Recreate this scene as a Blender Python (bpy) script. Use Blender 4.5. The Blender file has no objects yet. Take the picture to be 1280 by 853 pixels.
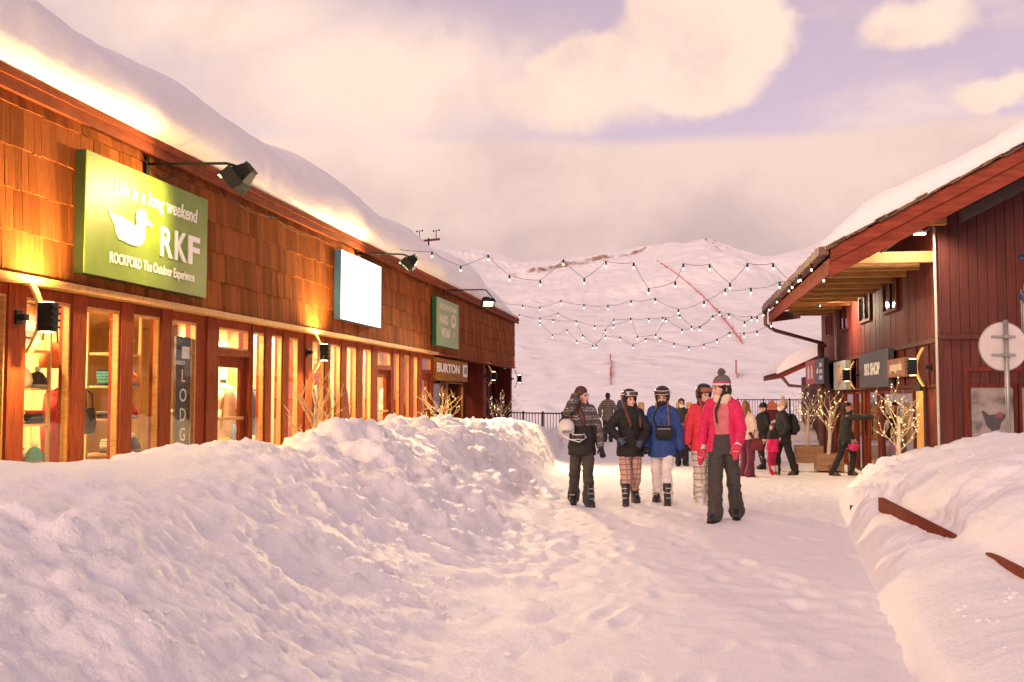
import bpy, bmesh, math, random
import numpy as np
from mathutils import Vector, Matrix, Euler
random.seed(7)
PI = math.pi
sc = bpy.context.scene
C = sc.collection

# ------------------------------------------------------------------ camera
cam_d = bpy.data.cameras.new('camera'); cam = bpy.data.objects.new('camera', cam_d); C.objects.link(cam)
cam_d.sensor_width = 36.0; cam_d.lens = 35.0; cam_d.clip_start = 0.1; cam_d.clip_end = 20000
cam.location = (0, 0, 1.5)
cam.rotation_euler = (math.radians(90 + 3.198), 0, math.radians(9.299))
cam_d.dof.use_dof = True; cam_d.dof.focus_distance = 13.6; cam_d.dof.aperture_fstop = 5.6
sc.camera = cam
sc.render.resolution_x, sc.render.resolution_y = 1024, 682
sc.view_settings.view_transform = 'Standard'; sc.view_settings.look = 'None'
sc.view_settings.exposure = 0.60; sc.view_settings.gamma = 1.0; sc.view_settings.use_curve_mapping = False
sc.render.engine = 'CYCLES'
sc.cycles.use_denoising = True
sc.cycles.max_bounces = 7; sc.cycles.diffuse_bounces = 4; sc.cycles.glossy_bounces = 3
sc.cycles.transparent_max_bounces = 12
sc.cycles.sample_clamp_indirect = 6.0
sc.cycles.caustics_reflective = False; sc.cycles.caustics_refractive = False

# ------------------------------------------------------------------ world: dusk sky with clouds
SUN_AZ, SUN_EL = -163.0, 16.0           # compass from +Y, clockwise; low behind the camera's left shoulder
world = bpy.data.worlds.new('World'); sc.world = world; world.use_nodes = True
wt = world.node_tree; wt.nodes.clear()
def wn(t, **kw):
    n = wt.nodes.new(t)
    for k, v in kw.items(): setattr(n, k, v)
    return n
def wl(a, b): wt.links.new(a, b)
def wmath(op, a, b=None, c=None, clamp=False):
    n = wn('ShaderNodeMath', operation=op, use_clamp=clamp)
    for i, x in enumerate((a, b, c)):
        if x is None: continue
        if isinstance(x, (int, float)): n.inputs[i].default_value = x
        else: wl(x, n.inputs[i])
    return n.outputs[0]
def wvec(op, a, b=None):
    n = wn('ShaderNodeVectorMath', operation=op)
    for i, x in enumerate((a, b)):
        if x is None: continue
        if isinstance(x, (tuple, list)): n.inputs[i].default_value = x
        else: wl(x, n.inputs[i])
    return n.outputs['Value'] if op in ('LENGTH', 'DOT_PRODUCT') else n.outputs[0]
def wstep(x, a, b):
    n = wn('ShaderNodeMapRange', interpolation_type='SMOOTHSTEP'); wl(x, n.inputs[0])
    n.inputs[1].default_value = a; n.inputs[2].default_value = b; n.inputs[3].default_value = 0; n.inputs[4].default_value = 1
    return n.outputs[0]
def wnoise(vec, scale, detail=5, rough=.55, w=0):
    n = wn('ShaderNodeTexNoise', noise_dimensions='3D')
    wl(wvec('ADD', vec, (w*3.1, w*1.7, w*2.3)) if w else vec, n.inputs['Vector'])
    n.inputs['Scale'].default_value = scale; n.inputs['Detail'].default_value = detail; n.inputs['Roughness'].default_value = rough
    return n
def wmix(fac, a, b):
    n = wn('ShaderNodeMix', data_type='RGBA'); wl(fac, n.inputs[0])
    for i, x in ((6, a), (7, b)):
        if isinstance(x, tuple): n.inputs[i].default_value = (*x, 1)
        else: wl(x, n.inputs[i])
    return n.outputs[2]
tc = wn('ShaderNodeTexCoord'); D = tc.outputs['Generated']
sep = wn('ShaderNodeSeparateXYZ'); wl(D, sep.inputs[0]); Z = sep.outputs[2]
sky = wn('ShaderNodeTexSky', sky_type='NISHITA', sun_disc=False)
sky.sun_elevation = math.radians(SUN_EL); sky.sun_rotation = math.radians(SUN_AZ)
sky.air_density = 1.0; sky.dust_density = 1.5; sky.ozone_density = 2.5; sky.altitude = 2500
tint = wn('ShaderNodeMix', data_type='RGBA', blend_type='MULTIPLY'); tint.inputs[0].default_value = 1
wl(sky.outputs[0], tint.inputs[6]); tint.inputs[7].default_value = (2.5, 1.2, .84, 1)   # the camera's warm white balance
# cloud shapes live in direction space
warp = wnoise(D, 7, 5, .6); wv = wvec('MULTIPLY', wvec('SUBTRACT', warp.outputs['Color'], (.5, .5, .5)), (.085, .085, .06))
warp2 = wnoise(D, 24, 3, .55, 1.3); wv2 = wvec('MULTIPLY', wvec('SUBTRACT', warp2.outputs['Color'], (.5, .5, .5)), (.026, .026, .022))
Dw = wvec('ADD', wvec('ADD', D, wv), wv2)
def blob(az, el, ra, re, soft0, soft1):
    a, e = math.radians(az), math.radians(el)
    c = (math.sin(a)*math.cos(e), math.cos(a)*math.cos(e), math.sin(e))
    return wstep(wvec('LENGTH', wvec('MULTIPLY', wvec('SUBTRACT', Dw, c), (1/math.radians(ra), .6/math.radians(ra), 1/math.radians(re)))), soft1, soft0)
blobs = [(1.0, 21.0, 3.4, 2.8, .74, 1.05), (4.2, 19.9, 2.9, 2.3, .7, 1.08), (.5, 18.3, 5.2, 2.9, .7, 1.06), (-4.8, 18.3, 4.8, 2.2, .7, 1.06), (-6.4, 16.7, 7.2, 1.9, .35, 1.2),
         (-17.5, 17.5, 13, 4.6, .2, 1.35), (-26, 20.5, 9, 3.6, .1, 1.4), (13.2, 19.4, 2.7, 1.5, .5, 1.1), (17.4, 15.6, 2.6, 1.0, .5, 1.1),
         (-40, 24, 12, 5, .2, 1.3), (40, 22, 10, 4, .2, 1.3), (75, 27, 14, 5, .2, 1.3), (-80, 25, 14, 5, .2, 1.3), (130, 25, 16, 6, .2, 1.3), (-140, 28, 16, 6, .2, 1.3), (180, 22, 14, 5, .2, 1.3)]
cum = None
for b in blobs:
    o = blob(*b); cum = o if cum is None else wmath('MAXIMUM', cum, o)
n1 = wnoise(wvec('MULTIPLY', D, (1, 1, 2.6)), 3.2, 6, .58, 3.1)
high = wmath('MULTIPLY_ADD', wstep(n1.outputs[0], .50, .76), .22, .66)              # thin veils everywhere
zb = wmath('ADD', Z, wmath('MULTIPLY', wmath('SUBTRACT', wnoise(D, 2.2, 4, .5, 9).outputs[0], .5), .045))
bank = wmath('MULTIPLY', wstep(zb, .252, .238), .95)                       # low cloud bank above the ridge
cumn = wmath('MULTIPLY', cum, wstep(wnoise(D, 9, 6, .6, 5).outputs[0], .16, .42))
top_of_sky = wstep(Z, .34, .75)
vail = wmath('MULTIPLY', wstep(n1.outputs[0], .38, .62), wmath('MULTIPLY', top_of_sky, .8))
shade = wnoise(Dw, 5.5, 5, .55, 2).outputs[0]
col_cum = wmix(wstep(shade, .32, .62), (.60, .43, .375), (.725, .545, .445))
col_bank = wmix(wstep(wmath('ADD', wmath('MULTIPLY', shade, .62), wmath('MULTIPLY', Z, 1.1)), .36, .62), (.43, .305, .29), (.625, .46, .40))
col_high = wmix(wstep(n1.outputs[0], .50, .76), (.425, .305, .355), (.69, .50, .43))
b_sky = wn('ShaderNodeBackground'); wl(tint.outputs[2], b_sky.inputs[0]); b_sky.inputs[1].default_value = .125
def over(prev, fac, col):
    bg = wn('ShaderNodeBackground'); bg.inputs[1].default_value = 1.0
    if isinstance(col, tuple): bg.inputs[0].default_value = (*col, 1)
    else: wl(col, bg.inputs[0])
    m = wn('ShaderNodeMixShader'); wl(fac, m.inputs[0]); wl(prev, m.inputs[1]); wl(bg.outputs[0], m.inputs[2]); return m.outputs[0]
s_ = over(b_sky.outputs[0], wmath('MAXIMUM', high, vail), col_high)
s_ = over(s_, bank, col_bank)
s_ = over(s_, cumn, col_cum)
world.cycles.sampling_method = 'MANUAL'; world.cycles.sample_map_resolution = 256
wo = wn('ShaderNodeOutputWorld'); wl(s_, wo.inputs[0])

# ------------------------------------------------------------------ sun (low, veiled by cloud)
sd = bpy.data.lights.new('sun', 'SUN'); sun = bpy.data.objects.new('sun', sd); C.objects.link(sun)
sd.energy = 1.5; sd.angle = math.radians(30); sd.color = (1, .66, .47)
a, e = math.radians(SUN_AZ), math.radians(SUN_EL)
sun.rotation_euler = Vector((math.sin(a)*math.cos(e), math.cos(a)*math.cos(e), math.sin(e))).to_track_quat('Z', 'Y').to_euler()

# ------------------------------------------------------------------ noise for shaping snow
def vnoise(p, seed=0):
    p = np.asarray(p, float); i = np.floor(p).astype(np.int64); f = p - i; u = f*f*f*(f*(f*6-15)+10)
    def h(dx, dy, dz):
        n = (i[:, 0]+dx)*374761393 + (i[:, 1]+dy)*668265263 + (i[:, 2]+dz)*2147483647 + seed*1274126177
        n = (n ^ (n >> 13)) * 1274126177 & 0x7fffffff
        n = (n ^ (n >> 16)) & 0xffff
        return n / 32767.5 - 1
    def lp(a, b, t): return a + (b-a)*t
    x, y, z = u.T
    return lp(lp(lp(h(0,0,0), h(1,0,0), x), lp(h(0,1,0), h(1,1,0), x), y), lp(lp(h(0,0,1), h(1,0,1), x), lp(h(0,1,1), h(1,1,1), x), y), z)
def fbm(p, o=4, seed=0, gain=.5):
    s, a, q = 0, 1, np.asarray(p, float)
    for k in range(o):
        s = s + a*vnoise(q, seed+k*17); a *= gain; q = q*2.03 + 5.3
    return s
def billow(p, o=3, seed=0):
    s, a, q = 0, 1, np.asarray(p, float)
    for k in range(o):
        s = s + a*(1 - 2*np.abs(vnoise(q, seed+k*31))); a *= .5; q = q*2.1 + 3.7
    return s

def worley(p, seed=0):
    p = np.asarray(p, float); i = np.floor(p).astype(np.int64); f = p-i; best = np.full(len(p), 9.0)
    for dx in (-1, 0, 1):
        for dy in (-1, 0, 1):
            for dz in (-1, 0, 1):
                c = i+np.array([dx, dy, dz]); n = c[:, 0]*374761393+c[:, 1]*668265263+c[:, 2]*1440662683+seed*97
                d = np.zeros(len(p))
                for k, o in enumerate((dx, dy, dz)):
                    m = (n+k*7919); m = (m ^ (m >> 13))*1274126177 & 0x7fffffff; m = (m ^ (m >> 15)) & 0xffff
                    d += (o+m/65536.0-f[:, k])**2
                best = np.minimum(best, d)
    return np.sqrt(best)
def chunks(p, seed=0):
    p = np.asarray(p, float); w = np.stack([fbm(p*.9+11*k, 2, seed+k) for k in range(3)], 1)*.35
    return np.clip(.62-worley(p+w, seed), -.25, .6)

# ------------------------------------------------------------------ mesh building
class MB:
    def __init__(s): s.v = []; s.f = []
    def add(s, vs, fs):
        o = len(s.v); s.v += [tuple(v) for v in vs]; s.f += [tuple(i+o for i in f) for f in fs]; return s
    def box(s, c, d, rot=None):
        x, y, z = d[0]/2, d[1]/2, d[2]/2
        vs = [Vector((a*x, b*y, e*z)) for a in (-1, 1) for b in (-1, 1) for e in (-1, 1)]
        if rot is not None:
            R = rot if isinstance(rot, Matrix) else Euler(rot).to_matrix()
            vs = [R @ v for v in vs]
        c = Vector(c)
        return s.add([v+c for v in vs], [(0,1,3,2), (4,6,7,5), (0,4,5,1), (2,3,7,6), (0,2,6,4), (1,5,7,3)])
    def mm(s, x0, x1, y0, y1, z0, z1): return s.box(((x0+x1)/2, (y0+y1)/2, (z0+z1)/2), (x1-x0, y1-y0, z1-z0))
    def bar(s, p0, p1, w, h, up=(0, 0, 1)):
        p0, p1 = Vector(p0), Vector(p1); d = p1-p0; L = d.length; d.normalize(); u = Vector(up)
        sd_ = d.cross(u); sd_ = sd_.normalized() if sd_.length > 1e-5 else d.orthogonal().normalized()
        u = sd_.cross(d); R = Matrix((sd_, d, u)).transposed()
        return s.box((p0+p1)/2, (w, L, h), R)
    def tube(s, pts, r, n=8, cap=True):
        pts = [Vector(p) for p in pts]; m = len(pts)
        rs = r if isinstance(r, (list, tuple)) else [r]*m
        ref = None; rings = []
        for i, p in enumerate(pts):
            t = (pts[min(i+1, m-1)] - pts[max(i-1, 0)]).normalized()
            if ref is None: ref = t.orthogonal().normalized()
            ref = (ref - t*ref.dot(t)); ref = ref.normalized() if ref.length > 1e-6 else t.orthogonal().normalized()
            b = t.cross(ref)
            rings.append([p + (ref*math.cos(2*PI*k/n) + b*math.sin(2*PI*k/n))*rs[i] for k in range(n)])
        vs = [v for q in rings for v in q]
        fs = [(i*n+k, i*n+(k+1) % n, (i+1)*n+(k+1) % n, (i+1)*n+k) for i in range(m-1) for k in range(n)]
        if cap: fs += [tuple(range(n))[::-1], tuple((m-1)*n+k for k in range(n))]
        return s.add(vs, fs)
    def ell(s, c, r, n=14, m=9, rot=None):
        c = Vector(c); R = Euler(rot).to_matrix() if rot else None
        if isinstance(r, (int, float)): r = (r, r, r)
        vs = [Vector((0, 0, r[2]))]
        for i in range(1, m):
            t = PI*i/m
            vs += [Vector((r[0]*math.sin(t)*math.cos(2*PI*k/n), r[1]*math.sin(t)*math.sin(2*PI*k/n), r[2]*math.cos(t))) for k in range(n)]
        vs.append(Vector((0, 0, -r[2])))
        if R: vs = [R @ v for v in vs]
        fs = [(0, 1+k, 1+(k+1) % n) for k in range(n)]
        for i in range(m-2):
            a, b = 1+i*n, 1+(i+1)*n
            fs += [(a+k, b+k, b+(k+1) % n, a+(k+1) % n) for k in range(n)]
        a = 1+(m-2)*n; L = len(vs)-1
        fs += [(a+(k+1) % n, a+k, L) for k in range(n)]
        return s.add([v+c for v in vs], fs)
    def limb(s, prs, n=12):
        for i, (p, r) in enumerate(prs):
            s.ell(p, r, n, 8)
            if i+1 < len(prs): s.tube([p, prs[i+1][0]], [r, prs[i+1][1]], n)
        return s
    def loft(s, rings, n=20, power=1.0):
        vs = []
        for (x, y, z, rx, ry) in rings:
            for k in range(n):
                t = 2*PI*k/n; c_, s_2 = math.cos(t), math.sin(t)
                vs.append((x+rx*math.copysign(abs(c_)**power, c_), y+ry*math.copysign(abs(s_2)**power, s_2), z))
        m = len(rings)
        fs = [(i*n+k, i*n+(k+1) % n, (i+1)*n+(k+1) % n, (i+1)*n+k) for i in range(m-1) for k in range(n)]
        fs += [tuple(range(n))[::-1], tuple((m-1)*n+k for k in range(n))]
        return s.add(vs, fs)
    def open_loft(s, rings, a0, a1, th, n=24):
        """A shell open between angles (like an unzipped coat)."""
        vs = []; m = len(rings)
        for (x, y, z, rx, ry) in rings:
            for k in range(n+1):
                t = a0+(a1-a0)*k/n
                vs.append((x+rx*math.cos(t), y+ry*math.sin(t), z)); vs.append((x+(rx-th)*math.cos(t), y+(ry-th)*math.sin(t), z))
        w = 2*(n+1); fs = []
        for i in range(m-1):
            for k in range(n):
                a = i*w+2*k; b = a+w
                fs += [(a, a+2, b+2, b), (a+1, b+1, b+3, a+3)]
            a = i*w; b = a+w; fs += [(a, b, b+1, a+1)]
            a = i*w+2*n; b = a+w; fs += [(a, a+1, b+1, b)]
        for k in range(n):
            a = 2*k; fs.append((a, a+1, a+3, a+2)); a = (m-1)*w+2*k; fs.append((a, a+2, a+3, a+1))
        return s.add(vs, fs)
    def prism(s, poly, y0, y1):
        """Polygon in local x/z pushed from y0 to y1."""
        n = len(poly); vs = [(x, y0, z) for x, z in poly] + [(x, y1, z) for x, z in poly]
        return s.add(vs, [tuple(range(n)), tuple(range(2*n-1, n-1, -1))] + [(k, k+n, (k+1) % n+n, (k+1) % n) for k in range(n)])
    def xf(s, M_):
        s.v = [tuple(M_ @ Vector(v)) for v in s.v]; return s
    def mesh(s, name, smooth=False):
        me = bpy.data.meshes.new(name); me.from_pydata(s.v, [], s.f); me.validate()
        bm = bmesh.new(); bm.from_mesh(me); bmesh.ops.recalc_face_normals(bm, faces=bm.faces); bm.to_mesh(me); bm.free()
        if smooth: me.shade_smooth()
        return me
    def build(s, name, mat, parent=None, smooth=False):
        me = s.mesh(name, smooth); me.materials.append(mat); return link(name, me, parent)
def link(name, me, parent=None, loc=None, rot=None, scale=None):
    o = bpy.data.objects.new(name, me); C.objects.link(o); o.parent = parent
    if loc is not None: o.location = loc
    if rot is not None: o.rotation_euler = rot
    if scale is not None: o.scale = scale
    return o
def tag(o, label=None, cat=None, group=None, kind=None):
    for k, v in (('label', label), ('category', cat), ('group', group), ('kind', kind)):
        if v: o[k] = v
    return o
def thing(name, label, cat, loc=(0, 0, 0), rz=0, group=None):
    o = bpy.data.objects.new(name, None); C.objects.link(o); o.location = loc; o.rotation_euler = (0, 0, rz)
    o.empty_display_size = .1
    return tag(o, label, cat, group)
def solid(v0, f0, name, mat, parent=None, smooth=True):
    me = bpy.data.meshes.new(name); me.from_pydata(v0, [], f0); me.materials.append(mat)
    if smooth: me.shade_smooth()
    return link(name, me, parent)
def gridfaces(nr, nc):
    i = np.arange(nr-1)[:, None]*nc + np.arange(nc-1)[None, :]
    return np.stack([i, i+1, i+nc+1, i+nc], -1).reshape(-1, 4)
def surf(P, name, mat, parent=None, flip=False):
    """P: (rows, cols, 3) array of points."""
    nr, nc = P.shape[:2]; F = gridfaces(nr, nc)
    if flip: F = F[:, ::-1]
    me = bpy.data.meshes.new(name); me.vertices.add(nr*nc); me.vertices.foreach_set('co', P.reshape(-1).astype(np.float32))
    me.loops.add(F.size); me.loops.foreach_set('vertex_index', F.reshape(-1).astype(np.int32))
    me.polygons.add(len(F)); me.polygons.foreach_set('loop_start', (np.arange(len(F))*4).astype(np.int32))
    me.update(calc_edges=True); me.validate(); me.shade_smooth(); me.materials.append(mat)
    return link(name, me, parent)
def normals_of(P):
    du = np.gradient(P, axis=0); dv = np.gradient(P, axis=1); n = np.cross(du, dv)
    return n/np.maximum(np.linalg.norm(n, axis=2, keepdims=True), 1e-9)
def text(body, size, loc, mat, parent, name='lettering', extrude=.006, shear=0, align='CENTER', sx=1.0, spacing=1.0, bold=0.0, fit=None):
    cu = bpy.data.curves.new(name, 'FONT'); cu.body = body; cu.size = size; cu.extrude = extrude; cu.shear = shear
    cu.align_x = align; cu.align_y = 'CENTER'; cu.space_character = spacing; cu.offset = bold; cu.resolution_u = 3
    t = bpy.data.objects.new(name, cu); C.objects.link(t)
    dg = bpy.context.evaluated_depsgraph_get(); me = bpy.data.meshes.new_from_object(t.evaluated_get(dg))
    bpy.data.objects.remove(t); me.materials.clear(); me.materials.append(mat)
    if fit:
        xs_ = [v.co.x for v in me.vertices]; sx = fit/max(1e-4, max(xs_)-min(xs_))
    # every letter is a piece of its own
    bm = bmesh.new(); bm.from_mesh(me); bm.verts.ensure_lookup_table(); seen = set(); out = None
    for v0 in bm.verts:
        if v0.index in seen: continue
        st, isl = [v0], []
        seen.add(v0.index)
        while st:
            v = st.pop(); isl.append(v)
            for e_ in v.link_edges:
                w_ = e_.other_vert(v)
                if w_.index not in seen: seen.add(w_.index); st.append(w_)
        ix = {v.index: k for k, v in enumerate(isl)}; fs = {f.index: [ix[v.index] for v in f.verts] for v in isl for f in v.link_faces}
        m2 = bpy.data.meshes.new('letter'); m2.from_pydata([tuple(v.co) for v in isl], [], list(fs.values())); m2.materials.append(mat)
        out = link('letter', m2, parent, loc, (PI/2, 0, 0), (sx, 1, 1))
    bm.free(); return out

# ------------------------------------------------------------------ materials
def nt(name):
    m = bpy.data.materials.new(name); m.use_nodes = True; t = m.node_tree; b = t.nodes['Principled BSDF']; return m, t, b
def M(name, col, rough=.6, var=.18, scale=6, bump=0, stretch=(1, 1, 1), metal=0, rand=0, detail=5, spec=.4, hue=None, bdist=.01, coat=0):
    """Principled with grain: colour varies round col with stretched noise; rand gives each object its own tone."""
    m, t, b = nt(name); L = t.links.new; N = t.nodes.new
    co = N('ShaderNodeTexCoord').outputs['Object']; oi = None
    mp = N('ShaderNodeMapping'); mp.inputs['Scale'].default_value = stretch; L(co, mp.inputs[0])
    if rand:
        oi = N('ShaderNodeObjectInfo'); vm = N('ShaderNodeVectorMath'); vm.operation = 'SCALE'; vm.inputs[0].default_value = (37, 53, 71)
        L(oi.outputs['Random'], vm.inputs['Scale']); L(vm.outputs[0], mp.inputs['Location'])
    nz = N('ShaderNodeTexNoise'); nz.inputs['Scale'].default_value = scale; nz.inputs['Detail'].default_value = detail; nz.inputs['Roughness'].default_value = .6
    L(mp.outputs[0], nz.inputs['Vector'])
    cr = N('ShaderNodeValToRGB'); c2 = hue or col
    cr.color_ramp.elements[0].position = .28; cr.color_ramp.elements[1].position = .72
    cr.color_ramp.elements[0].color = (*[max(0, c*(1-var)) for c in col], 1); cr.color_ramp.elements[1].color = (*[min(1, c*(1+var)) for c in c2], 1)
    L(nz.outputs[0], cr.inputs[0]); out = cr.outputs[0]
    if rand:
        mr = N('ShaderNodeMapRange'); mr.inputs[3].default_value = 1-rand; mr.inputs[4].default_value = 1+rand*.8; L(oi.outputs['Random'], mr.inputs[0])
        mx = N('ShaderNodeVectorMath'); mx.operation = 'SCALE'; L(out, mx.inputs[0]); L(mr.outputs[0], mx.inputs['Scale']); out = mx.outputs[0]
    L(out, b.inputs['Base Color'])
    b.inputs['Roughness'].default_value = rough; b.inputs['Metallic'].default_value = metal; b.inputs['Specular IOR Level'].default_value = spec
    if coat: b.inputs['Coat Weight'].default_value = coat; b.inputs['Coat Roughness'].default_value = .15
    if bump:
        bp = N('ShaderNodeBump'); bp.inputs['Strength'].default_value = bump; bp.inputs['Distance'].default_value = bdist
        L(nz.outputs[0], bp.inputs['Height']); L(bp.outputs[0], b.inputs['Normal'])
    return m
def E(name, col, st):
    m, t, b = nt(name); b.inputs['Base Color'].default_value = (*[min(c, .8) for c in col], 1)
    b.inputs['Emission Color'].default_value = (*col, 1); b.inputs['Emission Strength'].default_value = st; return m
def snow_mat(name, col=(.95, .93, .925), fine=1.0, sss=.0, d1=.05, s1=5.0):
    m, t, b = nt(name); L = t.links.new; N = t.nodes.new
    co = N('ShaderNodeTexCoord').outputs['Object']
    n1 = N('ShaderNodeTexNoise'); n1.inputs['Scale'].default_value = s1; n1.inputs['Detail'].default_value = 4; n1.inputs['Roughness'].default_value = .6
    n2 = N('ShaderNodeTexNoise'); n2.inputs['Scale'].default_value = s1*9; n2.inputs['Detail'].default_value = 3; n2.inputs['Roughness'].default_value = .7
    L(co, n1.inputs['Vector']); L(co, n2.inputs['Vector'])
    b1 = N('ShaderNodeBump'); b1.inputs['Strength'].default_value = .55; b1.inputs['Distance'].default_value = d1; L(n1.outputs[0], b1.inputs['Height'])
    b2 = N('ShaderNodeBump'); b2.inputs['Strength'].default_value = .5*fine; b2.inputs['Distance'].default_value = d1*.34; L(n2.outputs[0], b2.inputs['Height']); L(b1.outputs[0], b2.inputs['Normal'])
    L(b2.outputs[0], b.inputs['Normal'])
    cr = N('ShaderNodeValToRGB'); cr.color_ramp.elements[0].color = (*[c*.93 for c in col], 1); cr.color_ramp.elements[1].color = (*col, 1)
    cr.color_ramp.elements[0].position = .3; cr.color_ramp.elements[1].position = .6
    L(n2.outputs[0], cr.inputs[0]); L(cr.outputs[0], b.inputs['Base Color'])
    b.inputs['Roughness'].default_value = .55; b.inputs['Specular IOR Level'].default_value = .25
    if sss:
        b.inputs['Subsurface Weight'].default_value = sss; b.inputs['Subsurface Radius'].default_value = (1, .8, .7); b.inputs['Subsurface Scale'].default_value = .05
    return m
def glass_mat(name, tintc=(1, 1, 1), extra=0.0):
    m = bpy.data.materials.new(name); m.use_nodes = True; t = m.node_tree; t.nodes.clear(); N = t.nodes.new; L = t.links.new
    tr = N('ShaderNodeBsdfTransparent'); tr.inputs[0].default_value = (*tintc, 1); gl = N('ShaderNodeBsdfGlossy'); gl.inputs['Roughness'].default_value = .02
    fr = N('ShaderNodeFresnel'); fr.inputs[0].default_value = 1.5; ad = N('ShaderNodeMath'); ad.operation = 'ADD'; ad.use_clamp = True; ad.inputs[1].default_value = extra
    mx = N('ShaderNodeMixShader'); o = N('ShaderNodeOutputMaterial')
    ge = N('ShaderNodeNewGeometry'); fb = N('ShaderNodeMath'); fb.operation = 'SUBTRACT'; fb.inputs[0].default_value = 1; L(ge.outputs['Backfacing'], fb.inputs[1])
    ml = N('ShaderNodeMath'); ml.operation = 'MULTIPLY'; L(ad.outputs[0], ml.inputs[0]); L(fb.outputs[0], ml.inputs[1])     # only the outer face reflects
    L(fr.outputs[0], ad.inputs[0]); L(ml.outputs[0], mx.inputs[0]); L(tr.outputs[0], mx.inputs[1]); L(gl.outputs[0], mx.inputs[2]); L(mx.outputs[0], o.inputs[0]); return m
SNOW = snow_mat('snow'); SNOW_PATH = snow_mat('trodden_snow', d1=.026, s1=7, fine=1.8); ROCKSNOW = None; SNOW_ROOF = snow_mat('roof_snow', fine=.5, d1=.03, s1=2.5); SNOW_HILL = None
RED_STAIN = M('red_stained_timber', (.20, .040, .014), .8, .4, 3, .25, (14, 14, 1.2), rand=.18, spec=.12)
SHINGLE = M('cedar_shingle', (.235, .068, .018), .92, .5, 4, .6, (9, 16, .9), rand=.32, bdist=.006, spec=.08)
FASCIA = M('fascia_red_brown', (.21, .050, .022), .8, .3, 3, .3, (6, 1, 6), rand=.1, spec=.12)
DARKRED = M('dark_red_board', (.125, .023, .017), .62, .5, 2.2, .4, (10, 10, .8), rand=.22, spec=.15)
BARGE = M('barge_board_red', (.26, .054, .030), .75, .4, 2.5, .35, (1, 6, 6), rand=.06, spec=.15)
JOIST = M('joist_timber', (.46, .23, .075), .6, .3, 3, .3, (1.2, 9, 9), rand=.12)
PLY = M('interior_timber', (.60, .40, .19), .55, .2, 2, .1, (4, 4, .7), rand=.1)
SHAKE = M('roof_shake', (.20, .13, .085), .8, .4, 6, .4, (3, 3, 1), rand=.3)
BLACKM = M('black_metal', (.010, .010, .011), .55, .2, 8, spec=.2)
GREYM = M('galvanised', (.36, .35, .34), .45, .2, 9, metal=.7)
PIPE = M('brown_pipe', (.18, .085, .06), .5, .2, 4)
PALEPIPE = M('pale_pipe', (.55, .47, .42), .5, .15, 4)
WHITEP = M('white_paint', (.80, .78, .76), .5, .06, 4)
PLANTER = M('planter_board', (.30, .17, .09), .7, .3, 3, .3, (1, 1, 8), rand=.1)
DARKIN = M('dark_interior', (.05, .035, .03), .7, .2, 3)
GLASS = glass_mat('shop_glass', (.97, .97, .95), .03)
GLASS_R = glass_mat('shop_glass_street', (.85, .83, .8), .14)
BULB = E('warm_bulb', (1, .84, .56), 2.6)
FAIRY = E('fairy_bulb', (1, .78, .40), 1.6)
LAMPFACE = E('lamp_face', (1, .82, .50), 8)
CEILLAMP = E('ceiling_lamp_face', (1, .72, .36), 7)

# ================================================================== ground, banks, hill
def itp(x, knots):
    k = np.array(knots, float); return np.interp(x, k[:, 0], k[:, 1])
G_K = [(-5, 0), (12.3, .02), (15, -.04), (21, -.18), (24, -.33), (30, -.26), (36, -.13), (45, -.25)]
def ground_z(x, y): return itp(y, G_K)
def geo_rows(a, b, r):
    out = [a]
    while out[-1] < b: out.append(out[-1]*(1+r))
    return np.array(out)
ys = geo_rows(1.2, 52, .0075); xs = np.concatenate([np.linspace(-14, -6.5, 12), np.linspace(-6.2, -3.4, 40), np.linspace(-3.35, 3.4, 210), np.linspace(3.45, 9, 36)])
YY, XX = np.meshgrid(ys, xs, indexing='ij')
Z0 = itp(YY, G_K)
q = np.stack([XX.ravel(), YY.ravel(), 0*XX.ravel()], 1)
lump = .014*fbm(q*1.1, 3, 3) + .008*billow(q*2.3, 3, 11) + .010*fbm(q*9, 3, 5)
trod = np.clip(.55+.9*fbm(q*.55, 2, 21), .15, 1.3)
Z0 = Z0 + (lump*trod).reshape(XX.shape)
# boot prints trodden into the path
rs = np.random.RandomState(4)
for k in range(240):
    y0 = rs.uniform(3.6, 24); x0 = rs.uniform(-1.1-.06*y0, 1.2+.075*y0); a_ = rs.normal(0, .35); d_ = rs.uniform(.004, .018)
    j = (np.abs(ys-y0) < .3).nonzero()[0]; i = (np.abs(xs-x0) < .3).nonzero()[0]
    if len(j) == 0 or len(i) == 0: continue
    sl = np.ix_(j, i); dx = XX[sl]-x0; dy = YY[sl]-y0; u = dx*math.cos(a_)+dy*math.sin(a_); v = -dx*math.sin(a_)+dy*math.cos(a_)
    r2 = (u/.075)**2+(v/.16)**2; Z0[sl] += -d_*np.exp(-r2**2) + d_*.5*np.exp(-(np.sqrt(r2)-1.35)**2*6)
Z0 += np.where(XX < -5.0, .12, 0)
gr = surf(np.stack([XX, YY, Z0], 2), 'snow_path', SNOW_PATH); tag(gr, 'trodden snow path running between the two rows of shops', 'snow path', kind='structure')

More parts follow.
